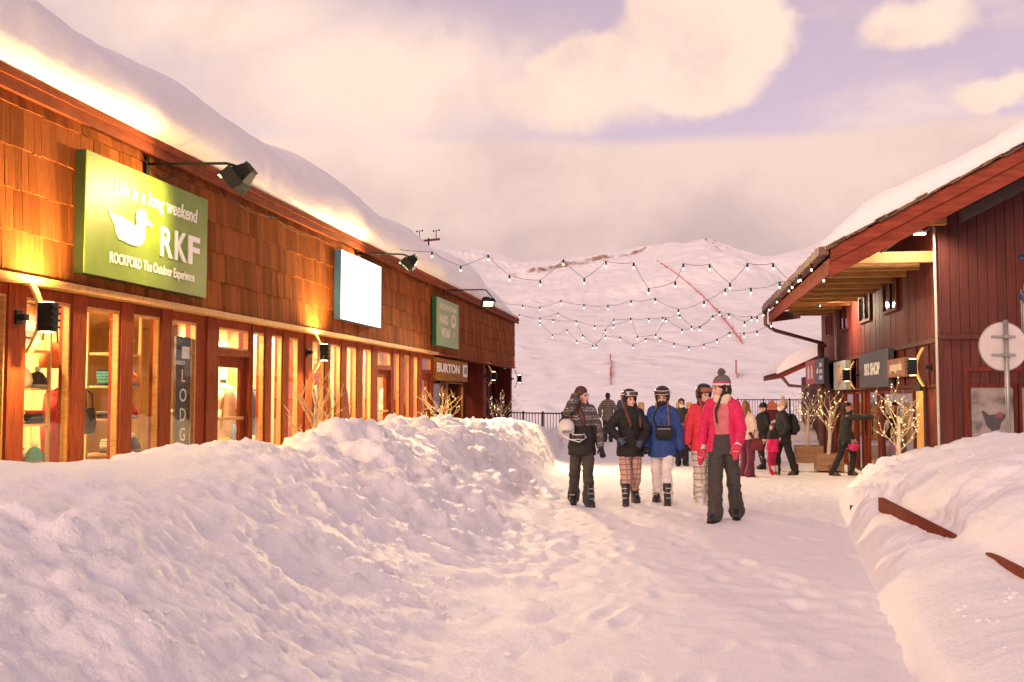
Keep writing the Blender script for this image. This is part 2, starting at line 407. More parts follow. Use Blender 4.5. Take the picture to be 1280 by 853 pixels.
# ---- left bank, ploughed up in front of the shop windows
FOOT_L = [(1, -.45), (3, -.75), (5.2, -1.0), (8.3, -1.36), (13, -1.85), (18, -2.2), (23, -2.7), (29, -3.3), (34, -4.0), (38, -4.4)]
CREST_L = [(1, 1.22), (4.9, 1.12), (5.6, 1.06), (6.6, 1.05), (7.7, 1.05), (8.8, .88), (9.5, .76), (10.0, .78), (10.6, .98), (11.1, 1.06), (12, 1.05), (13.6, 1.03), (16, .98), (18.3, .92), (23, .84), (26, .80), (30, .42), (34, .0), (38, -.3)]
def bank(rows, ncol, prof):
    P = np.zeros((len(rows), ncol, 3))
    for i, y in enumerate(rows): P[i] = prof(y)
    return P
def resample(pts, n):
    pts = np.array(pts, float)
    # Catmull-Rom through the profile, then even spacing
    ext = np.vstack([2*pts[0]-pts[1], pts, 2*pts[-1]-pts[-2]]); out = []
    for i in range(1, len(ext)-2):
        t = np.linspace(0, 1, 14, endpoint=False)[:, None]; p0, p1, p2, p3 = ext[i-1:i+3]
        out.append(.5*(2*p1+(p2-p0)*t+(2*p0-5*p1+4*p2-p3)*t*t+(3*p1-p0-3*p2+p3)*t**3))
    c = np.vstack(out+[pts[-1:]]); d = np.concatenate([[0], np.cumsum(np.linalg.norm(np.diff(c, axis=0), axis=1))])
    s = np.linspace(0, d[-1], n); return np.stack([np.interp(s, d, c[:, k]) for k in range(2)], 1)
def prof_l(y):
    f_ = itp(y, FOOT_L); h = itp(y, CREST_L); g = itp(y, G_K); cx = -3.7
    w = f_-cx
    pts = [(f_+.75, g-.10), (f_+.25, g+.0), (f_-.12*w, g+.10*(h-g)), (f_-.30*w, g+.30*(h-g)), (f_-.52*w, g+.59*(h-g)), (f_-.78*w, g+.87*(h-g)), (cx, h), (cx-.5, h-.04*max(h, 0)), (cx-1.0, g+.6*(h-g)), (cx-1.55, g+.22), (cx-2.3, g+.12)]
    r = resample(pts, 150); return np.stack([r[:, 0], np.full(len(r), y), r[:, 1]], 1)
rows = geo_rows(1.5, 38, .0072)
P = bank(rows, 150, prof_l); Nn = normals_of(P); Nn[Nn[..., 2] < 0] *= -1
q = P.reshape(-1, 3)
t_foot = np.clip((itp(q[:, 1], FOOT_L)-q[:, 0])/1.2, 0, 1)
calm = np.clip(1.25*np.exp(-((q[:, 1]-5.5)/2.4)**2)*np.clip((q[:, 2]-.86)/.25, 0, 1), 0, 1)     # wind-smoothed crown nearest the camera
near = np.clip((q[:, 1]-5.0)/5.5, 0, 1)
chunk = (.80+.38*near)*np.clip(.85+1.1*fbm(q*.5+9, 2, 44), .40, 1.25)*(1-.85*calm)
lumpA = .10*fbm(q*.75, 2, 1)*t_foot*(.45+.55*(1-calm))
b2 = billow(q*2.3, 3, 7); b3 = billow(q*6.2, 2, 13)
lumpB = chunk*(.22*chunks(q*1.7, 7) + .15*chunks(q*4.0+4, 9)*np.clip(.5+fbm(q*1.3, 2, 51), 0, 1.3) + .085*chunks(q*9, 15)*np.clip(.5+1.2*fbm(q*1.7+5, 2, 53), 0, 1.2) + .05*np.clip(b2, -.5, 1.6) + .018*b3 + .014*fbm(q*17, 2, 19))*(.3+.7*t_foot)
lumpB = lumpB + (1-.9*calm)*(.25+.75*t_foot)*(1-.6*near)*(.07*chunks(q*6.2+8, 61)*np.clip(.55+1.1*fbm(q*1.1+2, 2, 57), .1, 1.2) + .034*chunks(q*14+3, 63) + .010*fbm(q*30, 2, 65))
far = np.clip((30-q[:, 1])/8, .25, 1)
ridge_fix = np.exp(-((q[:, 0]+3.7)/.7)**2)*.5
Q = q + Nn.reshape(-1, 3)*((lumpA*(1-ridge_fix)+lumpB)*far)[:, None]
bl = surf(Q.reshape(P.shape), 'snow_bank', SNOW)
tag(bl, 'long waist-high ploughed snow bank heaped in front of the lit shop windows', 'snow bank')

BANK_PTS = [(Q.reshape(P.shape), Nn)]
# ---- right bank, cut steeply along a buried railing
FOOT_R = [(2, .80), (5.6, 1.22), (7.5, 1.42), (10.1, 1.71), (13.6, 2.11), (15.8, 2.43), (18, 3.0), (20, 3.6)]
CREST_R = [(2, 1.3), (6, 1.25), (9.9, 1.17), (12.9, .98), (15, .74), (16.6, .52), (18.2, .2), (20, -.5)]
def prof_r(y):
    f_ = itp(y, FOOT_R); h = itp(y, CREST_R); g = itp(y, G_K); k = (h-g)/1.15
    cut = .13*np.exp(-((y-9.1)/1.25)**4) + .14*np.exp(-((y-6.1)/.85)**4)     # snow broken away from the railing
    rx = max(f_+.42, 2.0+cut if y < 11 else f_+.42)
    pts = [(f_-.3, g-.12), (f_, g+.0), (f_+.12, g+.17*k), (f_+.5*(rx-f_), g+.31*k), (rx, g+.45*k), (rx+.10, g+.60*k), (rx+.42, g+.83*k), (3.15, g+1.02*k), (3.9, h), (4.6, h), (6.2, h-.02)]
    pts = sorted(pts, key=lambda p: p[0]); r = resample(pts, 150); return np.stack([r[:, 0], np.full(len(r), y), r[:, 1]], 1)
rows = geo_rows(1.8, 20, .006)
P = bank(rows, 150, prof_r); Nn = normals_of(P); flipm = (Nn[..., 0] > 0) & (Nn[..., 2] < .2); Nn[Nn[..., 2] < 0] *= -1
q = P.reshape(-1, 3); tf = np.clip((q[:, 0]-itp(q[:, 1], FOOT_R))/.35, 0, 1)
top = np.clip((q[:, 2]-.85)/.3, 0, 1)
rail = np.exp(-((q[:, 0]-2.05)/.17)**2)*np.exp(-((q[:, 2]-.47)/.18)**2)*(q[:, 1] < 10.6)
chunk = np.clip(.5+1.2*fbm(q*.6+3, 2, 64), .2, 1.2)*(1-.75*top)*(1-.7*rail)
dd = tf*(.05*fbm(q*.9, 2, 2)*(1-rail) + chunk*(.12*chunks(q*2.2, 21)+.09*chunks(q*5.2, 23)*np.clip(.5+fbm(q*1.3, 2, 55), 0, 1.2)+.035*chunks(q*11, 25)+.025*billow(q*6.5, 2, 33)+.012*fbm(q*18, 2, 39)))
Q = q + Nn.reshape(-1, 3)*dd[:, None]
br = surf(Q.reshape(P.shape), 'snow_bank', SNOW)
tag(br, 'steep-cut snow bank burying a dark red railing before the gable wall', 'snow bank')
BANK_PTS.append((Q.reshape(P.shape), Nn))
# loose clods rolled off the banks
ico = MB().ell((0, 0, 0), 1, 7, 5); iv = np.array(ico.v); mb = MB(); rc = np.random.RandomState(9)
for k in range(150):
    y = 3.6 + 17*rc.rand()**1.4; left = True
    x = itp(y, FOOT_L) + rc.normal(0, .10) - .1 if left else itp(y, FOOT_R) - abs(rc.normal(0, .3)) + .1
    s = .011 + .028*rc.rand()**3; z = float(itp(y, G_K))+s*.35
    w = iv*(s*(1+.35*vnoise(iv*1.7+k, 3)))[:, None]*np.array([1, 1, .8])
    mb.add(w+np.array([x, y, z]), ico.f)
# crumbled snow lying in drifts over the ploughed faces
for (Pb, Nb), cnt in zip(BANK_PTS, (620, 200)):
    got = 0
    while got < cnt:
        c0 = Pb[rc.randint(20, int(Pb.shape[0]*.86)), rc.randint(14, 98)]
        for k in range(rc.randint(6, 30)):
            dx, dy = rc.normal(0, .16), rc.normal(0, .22); y_ = c0[1]+dy
            i_ = int(np.clip(np.searchsorted(Pb[:, 60, 1], y_), 0, Pb.shape[0]-1)); j_ = int(np.argmin(np.abs(Pb[i_, :100, 0]-(c0[0]+dx)))); pt = Pb[i_, j_]; nn = Nb[i_, j_]
            if pt[2] > 1.0 and pt[1] < 8: continue
            s = .006+.020*rc.rand()**2.2; ang = rc.rand()*6.3; w = iv*(s*(1+.4*vnoise(iv*1.7+got, 3)))[:, None]*np.array([1.15, .95, .75])
            ca, sa = math.cos(ang), math.sin(ang); w = w @ np.array([[ca, sa, 0], [-sa, ca, 0], [0, 0, 1]])
            mb.add(w*np.array([1, 1, .7])+pt-nn*s*.12, ico.f); got += 1
o = mb.build('snow_clods', SNOW, smooth=True); tag(o, 'small loose snow clods along the feet of the banks', 'snow clods', kind='stuff')

# ---- buried railing
r = thing('buried_railing', 'dark red timber railing sticking out of the cut snow bank', 'railing', (2.0, 8, 0))
for y0, y1, dz in ((7.75, 10.5, 0), (3.2, 7.0, -.01)):
    MB().bar((0.02, y0-8, .415+dz), (0.02, y1-8, .425+dz), .05, .135).build('rail', RED_STAIN, r)
for y0, y1 in ((7.78, 10.35), (4.0, 6.9)):
    MB().bar((.05, y0-8, .335), (.05, y1-8, .34), .03, .05).build('rail', DARKRED, r)
for y, zt in ((12.5, .26), (10.2, .40), (7.9, .36), (5.2, .36)): MB().box((.09, y-8, zt/2-.06), (.07, .09, zt)).build('post', RED_STAIN, r)

FW = Vector((-math.sin(math.radians(9.299))*math.cos(math.radians(3.198)), math.cos(math.radians(9.299))*math.cos(math.radians(3.198)), math.sin(math.radians(3.198)))); RT = Vector((math.cos(math.radians(9.299)), math.sin(math.radians(9.299)), 0)); UP = RT.cross(FW)
# ---- ski hill
RIDGE = [(-4000, 260), (-900, 210), (-400, 125), (-220, 108), (-144, 97), (-117, 93), (-98, 87), (-70, 86), (-26, 91), (0, 96), (14, 100.5), (20, 102), (30, 99), (40, 95), (56, 91), (75, 92), (95, 97), (150, 118), (300, 160), (900, 260), (4000, 320)]
hx = np.concatenate([-np.geomspace(2500, 262, 26), np.linspace(-260, 200, 260), np.geomspace(202, 2500, 26)])
hy = np.concatenate([[-300, -60, 0, 30, 44, 50, 56, 62, 70], np.linspace(74, 700, 250), np.geomspace(704, 3000, 18)])
YY, XX = np.meshgrid(hy, hx, indexing='ij')
q = np.stack([XX.ravel(), YY.ravel(), 0*XX.ravel()], 1)
hr = itp(XX + 5*fbm(q*.02, 2, 8).reshape(XX.shape), RIDGE)
YR = 620.0
t = np.clip((YY-66)/(YR-66), 0, 1)
H = -2.2 + (hr+2.2)*t**1.13
H += np.clip(YY-YR, 0, None)*-.12
# rib with the fenced piste on its crest, its right-hand face turned from the light, a gully beyond
xr = np.interp(YY, [250, 300, 450, 590], [22, 20, 9.4, -11]); xg = np.interp(YY, [250, 370, 450, 600], [56, 47, 41, 18])
u = np.clip((XX-xr)/(xg-xr), 0, 1); env = np.clip((YY-230)/120, 0, 1)*np.clip((YR+30-YY)/110, 0, 1)
H += env*(-17*(u*u*(3-2*u)) + np.clip((XX-xg)/70, 0, 1)*19) + env*3*np.exp(-((XX-xr)/18)**2)
# cliff under the plateau edge
xc = np.interp(YY, [470, 480, 590, 600], [-80, -72, -9, -4])
dc = (YY - np.interp(XX, [-80, -72, -9, 0], [470, 478, 588, 600]))
inc = np.clip((XX+84)/8, 0, 1)*np.clip((-4-XX)/14, 0, 1)
H += inc*(3.0*(1/(1+np.exp(-(dc+6*fbm(q*.09, 2, 5).reshape(XX.shape))/1.1))-.5)*np.exp(-(np.maximum(dc, 0)/55)**2))
pk = np.exp(-(((XX-20)/16)**2+((YY-YR)/40)**2)); H += pk*3*np.abs(fbm(q*.13, 3, 6).reshape(XX.shape))
back = np.clip((YY-110)/200, 0, 1)
H += back*(2.6*fbm(q*.018, 3, 9) + .5*fbm(q*.09, 3, 10)).reshape(XX.shape)*np.clip(1-pk, 0, 1)
H += np.where(YY > 95, .14*billow(q*.32, 2, 12).reshape(XX.shape), 0)
H = np.where(YY < 50, np.minimum(H, -1.2), H)
m, tr_, b = nt('hill_snow'); N = tr_.nodes.new; L = tr_.links.new
co = N('ShaderNodeTexCoord').outputs['Object']; ge = N('ShaderNodeNewGeometry'); sp = N('ShaderNodeSeparateXYZ'); L(ge.outputs['True Normal'], sp.inputs[0])
nz = N('ShaderNodeTexNoise'); nz.inputs['Scale'].default_value = .10; nz.inputs['Detail'].default_value = 8; nz.inputs['Roughness'].default_value = .65; L(co, nz.inputs['Vector'])
wv_ = N('ShaderNodeTexWave'); wv_.inputs['Scale'].default_value = .06; wv_.inputs['Distortion'].default_value = 14; wv_.inputs['Detail'].default_value = 3; wv_.inputs['Detail Scale'].default_value = .6; L(co, wv_.inputs['Vector'])
mxh = N('ShaderNodeMath'); mxh.operation = 'MULTIPLY_ADD'; L(wv_.outputs['Fac'], mxh.inputs[0]); mxh.inputs[1].default_value = .22; L(nz.outputs[0], mxh.inputs[2])
bp = N('ShaderNodeBump'); bp.inputs['Strength'].default_value = .6; bp.inputs['Distance'].default_value = 2.6; L(mxh.outputs[0], bp.inputs['Height']); L(bp.outputs[0], b.inputs['Normal'])
mr = N('ShaderNodeMapRange'); L(sp.outputs[2], mr.inputs[0]); mr.inputs[1].default_value = .80; mr.inputs[2].default_value = .60
cr = N('ShaderNodeValToRGB'); cr.color_ramp.elements[0].color = (.26, .15, .09, 1); cr.color_ramp.elements[1].color = (.55, .40, .28, 1); L(nz.outputs[0], cr.inputs[0])
mx = N('ShaderNodeMix'); mx.data_type = 'RGBA'; L(mr.outputs[0], mx.inputs[0]); mx.inputs[6].default_value = (.95, .935, .93, 1); L(cr.outputs[0], mx.inputs[7]); L(mx.outputs[2], b.inputs['Base Color'])
b.inputs['Roughness'].default_value = .6; b.inputs['Specular IOR Level'].default_value = .2
HILLP = np.stack([XX, YY, H], 2)
hl = surf(HILLP, 'ski_hill', m); tag(hl, 'broad snow covered ski hill rising behind the village', 'hill', kind='structure')
def hill_z(x, y):
    j = np.clip(np.searchsorted(hy, y)-1, 0, len(hy)-2); i = np.clip(np.searchsorted(hx, x)-1, 0, len(hx)-2)
    a_ = (y-hy[j])/(hy[j+1]-hy[j]); c_ = (x-hx[i])/(hx[i+1]-hx[i])
    return float(H[j, i]*(1-a_)*(1-c_)+H[j+1, i]*a_*(1-c_)+H[j, i+1]*(1-a_)*c_+H[j+1, i+1]*a_*c_)
# red safety nets on the pistes
REDNET = M('red_net', (.55, .16, .15), .7, .2, 1)
def net(name, label, pts, h):
    n_ = thing(name, label, 'safety net', (pts[0][0], pts[0][1], hill_z(*pts[0])), group='red safety nets on the ski hill')
    o0 = Vector(n_.location); W = []; Fs = []
    for k, (x, y) in enumerate(pts):
        z = hill_z(x, y); hh = h*(.75+.4*random.random()); b_ = Vector((x, y, z-.3))-o0
        W += [b_, b_+Vector((0, .12, 0)), b_+Vector((0, .12, hh+.3)), b_+Vector((0, 0, hh+.3))]
        if k:
            a_ = 4*(k-1); Fs += [(a_+i, a_+(i+1) % 4, a_+4+(i+1) % 4, a_+4+i) for i in range(4)]
        if k % 3 == 0: MB().tube([b_+Vector((0, -.1, 0)), b_+Vector((0, -.1, hh+.8))], .10, 6).build('pole', REDNET, n_)
    me = bpy.data.meshes.new('netting'); me.from_pydata(W, [], Fs); me.materials.append(REDNET); link('netting', me, n_)
def hill_hit(px, py):
    d = FW*1244.0+RT*(px-640)-UP*(py-426.5); y = 80.0
    while y < 700:
        q_ = Vector((0, 0, 1.5))+d*(y/d.y)
        if hill_z(q_.x, y) > q_.z: return (q_.x, y)
        y += .5
    return (q_.x, 600)
def along(a_, b_, n): return [(a_[0]+(b_[0]-a_[0])*k/n, a_[1]+(b_[1]-a_[1])*k/n + random.uniform(-1, 1)*.6) for k in range(n+1)]
net('safety_net', 'long red safety net running down the crest of the ski slope', [hill_hit(px, py) for px, py in [(821+108*k/28+7*math.sin(k*.115), 327+104*(k/28)**1.12) for k in range(29)]], .42)
net('safety_net', 'short red safety net low on the slope above the striped jacket', [hill_hit(763+.5*math.sin(k), 452+6*k) for k in range(6)], .5)
net('safety_net', 'tiny piece of red safety net low on the slope above the pink jacket', [hill_hit(920, 467), hill_hit(920.5, 470), hill_hit(921, 474)], 1.2)

# ================================================================== left-hand shops
WX = -6.3
lb = thing('shop_building', 'long low shingled shop building with lit windows under a snow laden roof', 'building', (WX, 8, 0))
def LB(mb, name, mat, parent=lb, smooth=False):
    mb.v = [(x-WX, y-8, z) for x, y, z in mb.v]; return mb.build(name, mat, parent, smooth)
Y0, Y1, ZB, ZT = 5.0, 39.1, 2.70, 4.43
# carcass
LB(MB().mm(WX-.30, WX-.05, Y0, Y1, ZB+.02, ZT), 'upper_wall', RED_STAIN)
LB(MB().mm(-14, WX-.06, Y0, 26.0, 0.02, .12), 'floor', PLY)
LB(MB().mm(-11.6, WX-.31, Y0, 26.0, 2.72, 2.80), 'ceiling', PLY)
LB(MB().mm(-11.75, -11.6, Y0, Y1, 0, 4.6), 'back_wall', PLY)
LB(MB().mm(-11.6, WX-.31, Y0, Y0+.12, 0, 4.6), 'end_wall', PLY)
LB(MB().mm(-11.6, WX-.42, Y1-.15, Y1, 0, 4.6), 'end_wall', DARKRED)
for y in (16.42, 20.75, 25.95): LB(MB().mm(-11.6, WX-.42, y, y+.1, .12, 2.72), 'partition', PLY)
# display partitions a little way behind the glass
for y0, y1, xx in ((5.2, 12.9, -8.3), (14.6, 16.3, -7.7), (16.6, 20.7, -7.9), (22.3, 25.8, -7.6)):
    n = int((y1-y0)/.34)
    for k in range(n):
        LB(MB().mm(xx-.03, xx+random.uniform(0, .006), y0+k*(y1-y0)/n+.004, y0+(k+1)*(y1-y0)/n-.004, .12, 2.7), 'panel', PLY)
# roof slab under the snow, eave trim
def slab(p, y0, y1): return MB().add([(x, y0, z) for x, z in p]+[(x, y1, z) for x, z in p], [tuple(range(len(p)))[::-1], tuple(range(len(p), 2*len(p)))]+[(k, (k+1) % len(p), (k+1) % len(p)+len(p), k+len(p)) for k in range(len(p))])
LB(slab([(WX+.10, 4.47), (WX+.10, 4.56), (-12.2, 5.8), (-12.2, 5.7)], Y0-.3, Y1+.2), 'roof', FASCIA)
LB(MB().mm(WX+.105, WX+.140, Y0-.3, Y1+.2, 4.40, 4.575), 'fascia', FASCIA)
LB(MB().mm(WX+.141, WX+.165, Y0-.3, Y1+.2, 4.52, 4.60), 'drip_edge', FASCIA)
LB(MB().mm(WX-.04, WX+.104, Y0-.3, Y1+.2, 4.435, 4.46), 'soffit', FASCIA)
LB(MB().mm(WX-.30, WX+.055, Y0, 26.0, 2.615, 2.69), 'band_board', JOIST)
LB(MB().mm(WX-.30, WX+.045, 26.0, Y1, 2.615, 2.69), 'band_board', FASCIA)
# shingles: the 300 nearest are pieces of their own, the rest one mass
sh_meshes = []
for k in range(10):
    r_ = random.Random(k); b_ = MB(); n = 4; w = 1.0; low = [r_.uniform(-.012, .012) for _ in range(n+1)]
    # unit width 1, height 1 (scaled), slightly cupped, thicker at the butt
    fr = [(w*(i/n-.5), .030+r_.uniform(-.003, .003), low[i]) for i in range(n+1)]; tp = [(w*(i/n-.5), .008, 1.0) for i in range(n+1)]
    bk = [(w*(i/n-.5), -.004, low[i]) for i in range(n+1)]
    vs = [(y, x, z) for x, y, z in fr] + [(y, x, z) for x, y, z in tp] + [(y, x, z) for x, y, z in bk]
    m_ = n+1; fs = []
    for i in range(n): fs += [(i, i+1, m_+i+1, m_+i), (2*m_+i, 2*m_+i+1, i+1, i)]
    fs += [(0, m_, 2*m_), (n, 2*m_+n, m_+n)]
    b_.add(vs, fs); me = b_.mesh('shingle'); me.materials.append(SHINGLE); sh_meshes.append(me)
COURSE = .405; allsh = []
rr = random.Random(31)
for c in range(5):
    z = ZB+.0+c*COURSE; hgt = COURSE+.05 if z+COURSE < 4.40 else 4.432-z
    y = 6.4 + rr.uniform(0, .1)
    while y < Y1-.02:
        w = rr.choice((.08, .10, .12, .14, .16, .20)) + rr.uniform(-.015, .015); w = min(w, Y1-y)
        allsh.append((y+w/2, z+rr.uniform(-.008, .008), w-.006, hgt, rr.randrange(10), rr.uniform(-.006, .006))); y += w
allsh.sort(key=lambda s: s[0]); vis = [s for s in allsh if s[0] > 8.15]
for s in vis[:300]:
    link('shingle', sh_meshes[s[4]], lb, (-.008, s[0]-8, s[1]), (s[5], 0, 0), (1, s[2], s[3]))
mb = MB()
for s in vis[300:]+[s for s in allsh if s[0] <= 8.15]:
    me = sh_meshes[s[4]]; mb.add([(v.co.x-.008, v.co.y*s[2]+s[0]-8, v.co.z*s[3]+s[1]) for v in me.vertices], [tuple(p.vertices) for p in me.polygons])
# one mass: tone per shingle by position
SHF = SHINGLE.copy(); SHF.name = 'cedar_shingle_far'
t_ = SHF.node_tree; oi = [n for n in t_.nodes if n.type == 'OBJECT_INFO'][0]
ge = t_.nodes.new('ShaderNodeNewGeometry')
for l in list(t_.links):
    if l.from_node == oi: to = l.to_socket; t_.links.remove(l); t_.links.new(ge.outputs['Random Per Island'], to)
me = mb.mesh('shingles'); me.materials.append(SHF); o = link('shingles', me, lb); o['kind'] = 'stuff'

# posts, windows, doors
PX = WX-.10          # outer face of posts
def post(y0, y1, z0=.1, z1=2.612, dx=0): LB(MB().mm(PX-.16+dx, PX+dx, y0, y1, z0, z1), 'post', RED_STAIN)
def window(y0, y1, z0=.55, z1=2.50, gm=GLASS, parent=lb):
    fw = .026
    w = LB(MB().mm(PX-.10, PX-.03, y0, y0+fw, z0, z1).mm(PX-.10, PX-.03, y1-fw, y1, z0, z1).mm(PX-.10, PX-.03, y0+fw, y1-fw, z1-fw, z1).mm(PX-.10, PX-.03, y0+fw, y1-fw, z0, z0+fw), 'window', JOIST, parent)
    LB(MB().mm(PX-.060, PX-.052, y0+fw+.002, y1-fw-.002, z0+fw+.002, z1-fw-.002), 'pane', gm, w); return w
def header(y0, y1): LB(MB().mm(PX-.20, PX-.02, y0+.002, y1-.002, 2.502, 2.610), 'header', RED_STAIN)
def kick(y0, y1): LB(MB().mm(PX-.20, PX-.05, y0+.002, y1-.002, .1, .547), 'kick_panel', RED_STAIN)
def door(y0, y1, gm=GLASS):
    jw = .07
    LB(MB().mm(PX-.2, PX-.01, y0, y0+jw, .1, 2.5).mm(PX-.2, PX-.01, y1-jw, y1, .1, 2.5).mm(PX-.2, PX-.01, y0+jw, y1-jw, 2.10, 2.19), 'door_frame', RED_STAIN)
    window(y0+jw+.003, y1-jw-.003, 2.193, 2.498, gm)
    a, b_ = y0+jw+.006, y1-jw-.006; s = .14
    d = LB(MB().mm(PX-.14, PX-.09, a, a+s, .13, 2.09).mm(PX-.14, PX-.09, b_-s, b_, .13, 2.09).mm(PX-.14, PX-.09, a+s, b_-s, 1.93, 2.09).mm(PX-.14, PX-.09, a+s, b_-s, .13, .40), 'door', RED_STAIN)
    LB(MB().mm(PX-.12, PX-.11, a+s+.002, b_-s-.002, .402, 1.928), 'pane', gm, d)
    LB(MB().bar((PX-.06, a+s-.04, 1.18), (PX-.06, b_-s+.04, 1.18), .03, .045).bar((PX-.09, a+s-.02, 1.18), (PX-.06, a+s-.02, 1.18), .02, .02).bar((PX-.09, b_-s+.02, 1.18), (PX-.06, b_-s+.02, 1.18), .02, .02), 'handle', JOIST, d)
wins = [(7.0, 7.8), (8.05, 8.75), (9.02, 9.80), (10.06, 10.76), (11.02, 11.68), (11.95, 12.66), (14.47, 14.93), (15.18, 15.66), (15.90, 16.36), (17.0, 17.66), (17.95, 18.58), (18.90, 19.56), (19.92, 20.56), (22.25, 22.78), (23.10, 23.68), (23.98, 24.45)]
doors = [(13.24, 14.42), (20.92, 22.12), (24.78, 25.92)]
ops = sorted([(a, b_, 'w') for a, b_ in wins]+[(a, b_, 'd') for a, b_ in doors]); last = 6.6
for a, b_, k in ops:
    if a-last > .03:
        g = a-last
        if g > .42:                                  # wide piers are two planks with a groove
            post(last+.003, last+g*.45, dx=-.03); post(last+g*.45+.012, a-.003)
        else: post(last+.003, a-.003)
    header(a, b_)
    if k == 'w': window(a, b_); kick(a, b_)
    else: door(a, b_)
    last = b_
# the far shop sits back under the shingled front
FX = WX-.85
LB(MB().mm(FX-.2, PX, 25.93, 26.05, 0, 2.61), 'return_wall', RED_STAIN)
for a, b_, mt in ((26.05, 27.2, DARKRED), (30.0, 30.6, DARKRED), (33.1, 33.6, DARKRED)): LB(MB().mm(FX-.12, FX, a, b_, 0, 2.6), 'wall_panel', mt)
PX_keep = PX; PX = FX+.1
window(27.3, 28.2, .4, 2.0); window(28.5, 29.8, .3, 1.9)
window(30.7, 33.0, .5, 1.95, GLASS_R); header(27.2, 30.0)
PX = PX_keep
LB(MB().mm(FX-.12, FX+.02, 30.05, 33.55, 1.98, 2.6), 'wall_panel', DARKRED)
for k in range(8): LB(MB().mm(FX+.022, FX+.06, 30.1+k*.46, 30.16+k*.46, 2.0, 2.56), 'batten', RED_STAIN)
for k in range(9): LB(MB().mm(FX-.1, FX+.05+.03*(k % 2), 33.62+k*.55, 34.14+k*.55, 0, 2.6), 'wall_board', DARKRED)
LB(MB().mm(FX-.1, FX+.16, 33.62, Y1, 2.0, 2.08), 'rail', DARKRED)
LB(MB().mm(FX+.1, PX, 33.15, 33.45, 0, 2.61), 'post', DARKRED); LB(MB().mm(FX+.1, PX, 38.75, 39.05, 0, 2.61), 'post', DARKRED)
LB(MB().mm(-11.6, FX-.13, 26.1, 38.9, .02, .1), 'floor', DARKIN); LB(MB().mm(-11.6, WX-.31, 26.1, 38.9, 2.72, 2.80), 'ceiling', DARKRED)
LB(MB().mm(-8.6, -8.5, 26.1, 38.9, .1, 2.7), 'partition', PLY)
# ceiling lamps of the shops
def ceil_lamp(y, x, p, room, ln=1.0, col=(1, .66, .30)):
    t = thing('ceiling_lamp', f'glowing ceiling lamp inside the shop {room}', 'lamp', (x, y, 2.715), group='ceiling lamps inside the shops')
    MB().box((0, 0, -.02), (.26, ln+.06, .04)).build('housing', WHITEP, t)
    MB().box((0, 0, -.047), (.2, ln, .012)).build('diffuser', CEILLAMP, t)
    ld = bpy.data.lights.new('lamp_light', 'AREA'); ld.shape = 'RECTANGLE'; ld.size = .2; ld.size_y = ln; ld.energy = p*3.3; ld.color = col
    link('lamp_light', ld, t, (0, 0, -.06))
for y, x, p, rm in ((9.6, -7.1, 46, 'behind the clothes shelves'), (12.0, -7.15, 42, 'behind the LODGE lettering'), (14.6, -7.05, 44, 'behind the first glazed door'), (16.0, -7.1, 30, 'beside the first twig tree'),
                    (17.9, -7.1, 60, 'under the white sign'), (19.6, -7.1, 60, 'past the white sign'), (21.6, -7.1, 34, 'behind the second glazed door'), (24.0, -7.1, 30, 'under the green square sign'), (31.0, -7.8, 26, 'at the far end')):
    ceil_lamp(y, x, p, rm)

# ---- snow on the roof
rows = np.linspace(Y0-.4, Y1+.3, 330)
def prof_roof(y):
    h = 1.36 + .10*math.sin(y*.42+.5) + .07*math.sin(y*1.1) - (.0 if y < 30 else (y-30)*.085); e = WX+.13+.04*math.sin(y*.8)
    if y > Y1-.2: h *= .55
    pts = [(e-.25, 4.56), (e-.02, 4.60), (e+.09, 4.70), (e+.09, 4.60+.28*h), (e-.10, 4.60+.55*h), (e-.48, 4.60+.80*h), (e-1.1, 4.60+.98*h), (e-2.3, 4.60+1.18*h), (e-4.2, 4.9+1.35*h), (-12.2, 5.95+.6*h)]
    r_ = resample(pts, 70); return np.stack([r_[:, 0], np.full(len(r_), y), r_[:, 1]], 1)
P = np.stack([prof_roof(y) for y in rows]); Nn = normals_of(P)
if Nn[100, 40, 2] < 0: Nn = -Nn
q = P.reshape(-1, 3); face = np.clip((q[:, 2]-4.6)/.15, 0, 1)
Q = q + Nn.reshape(-1, 3)*(face*(.13*fbm(q*np.array([.5, .33, .6]), 2, 71) + .03*billow(q*.9, 2, 73) + .008*fbm(q*5, 2, 75)))[:, None]
o = surf(Q.reshape(P.shape), 'roof_snow', SNOW_ROOF); tag(o, 'deep smooth snow cap bulging over the shingled shop roof', 'roof snow', kind='stuff')

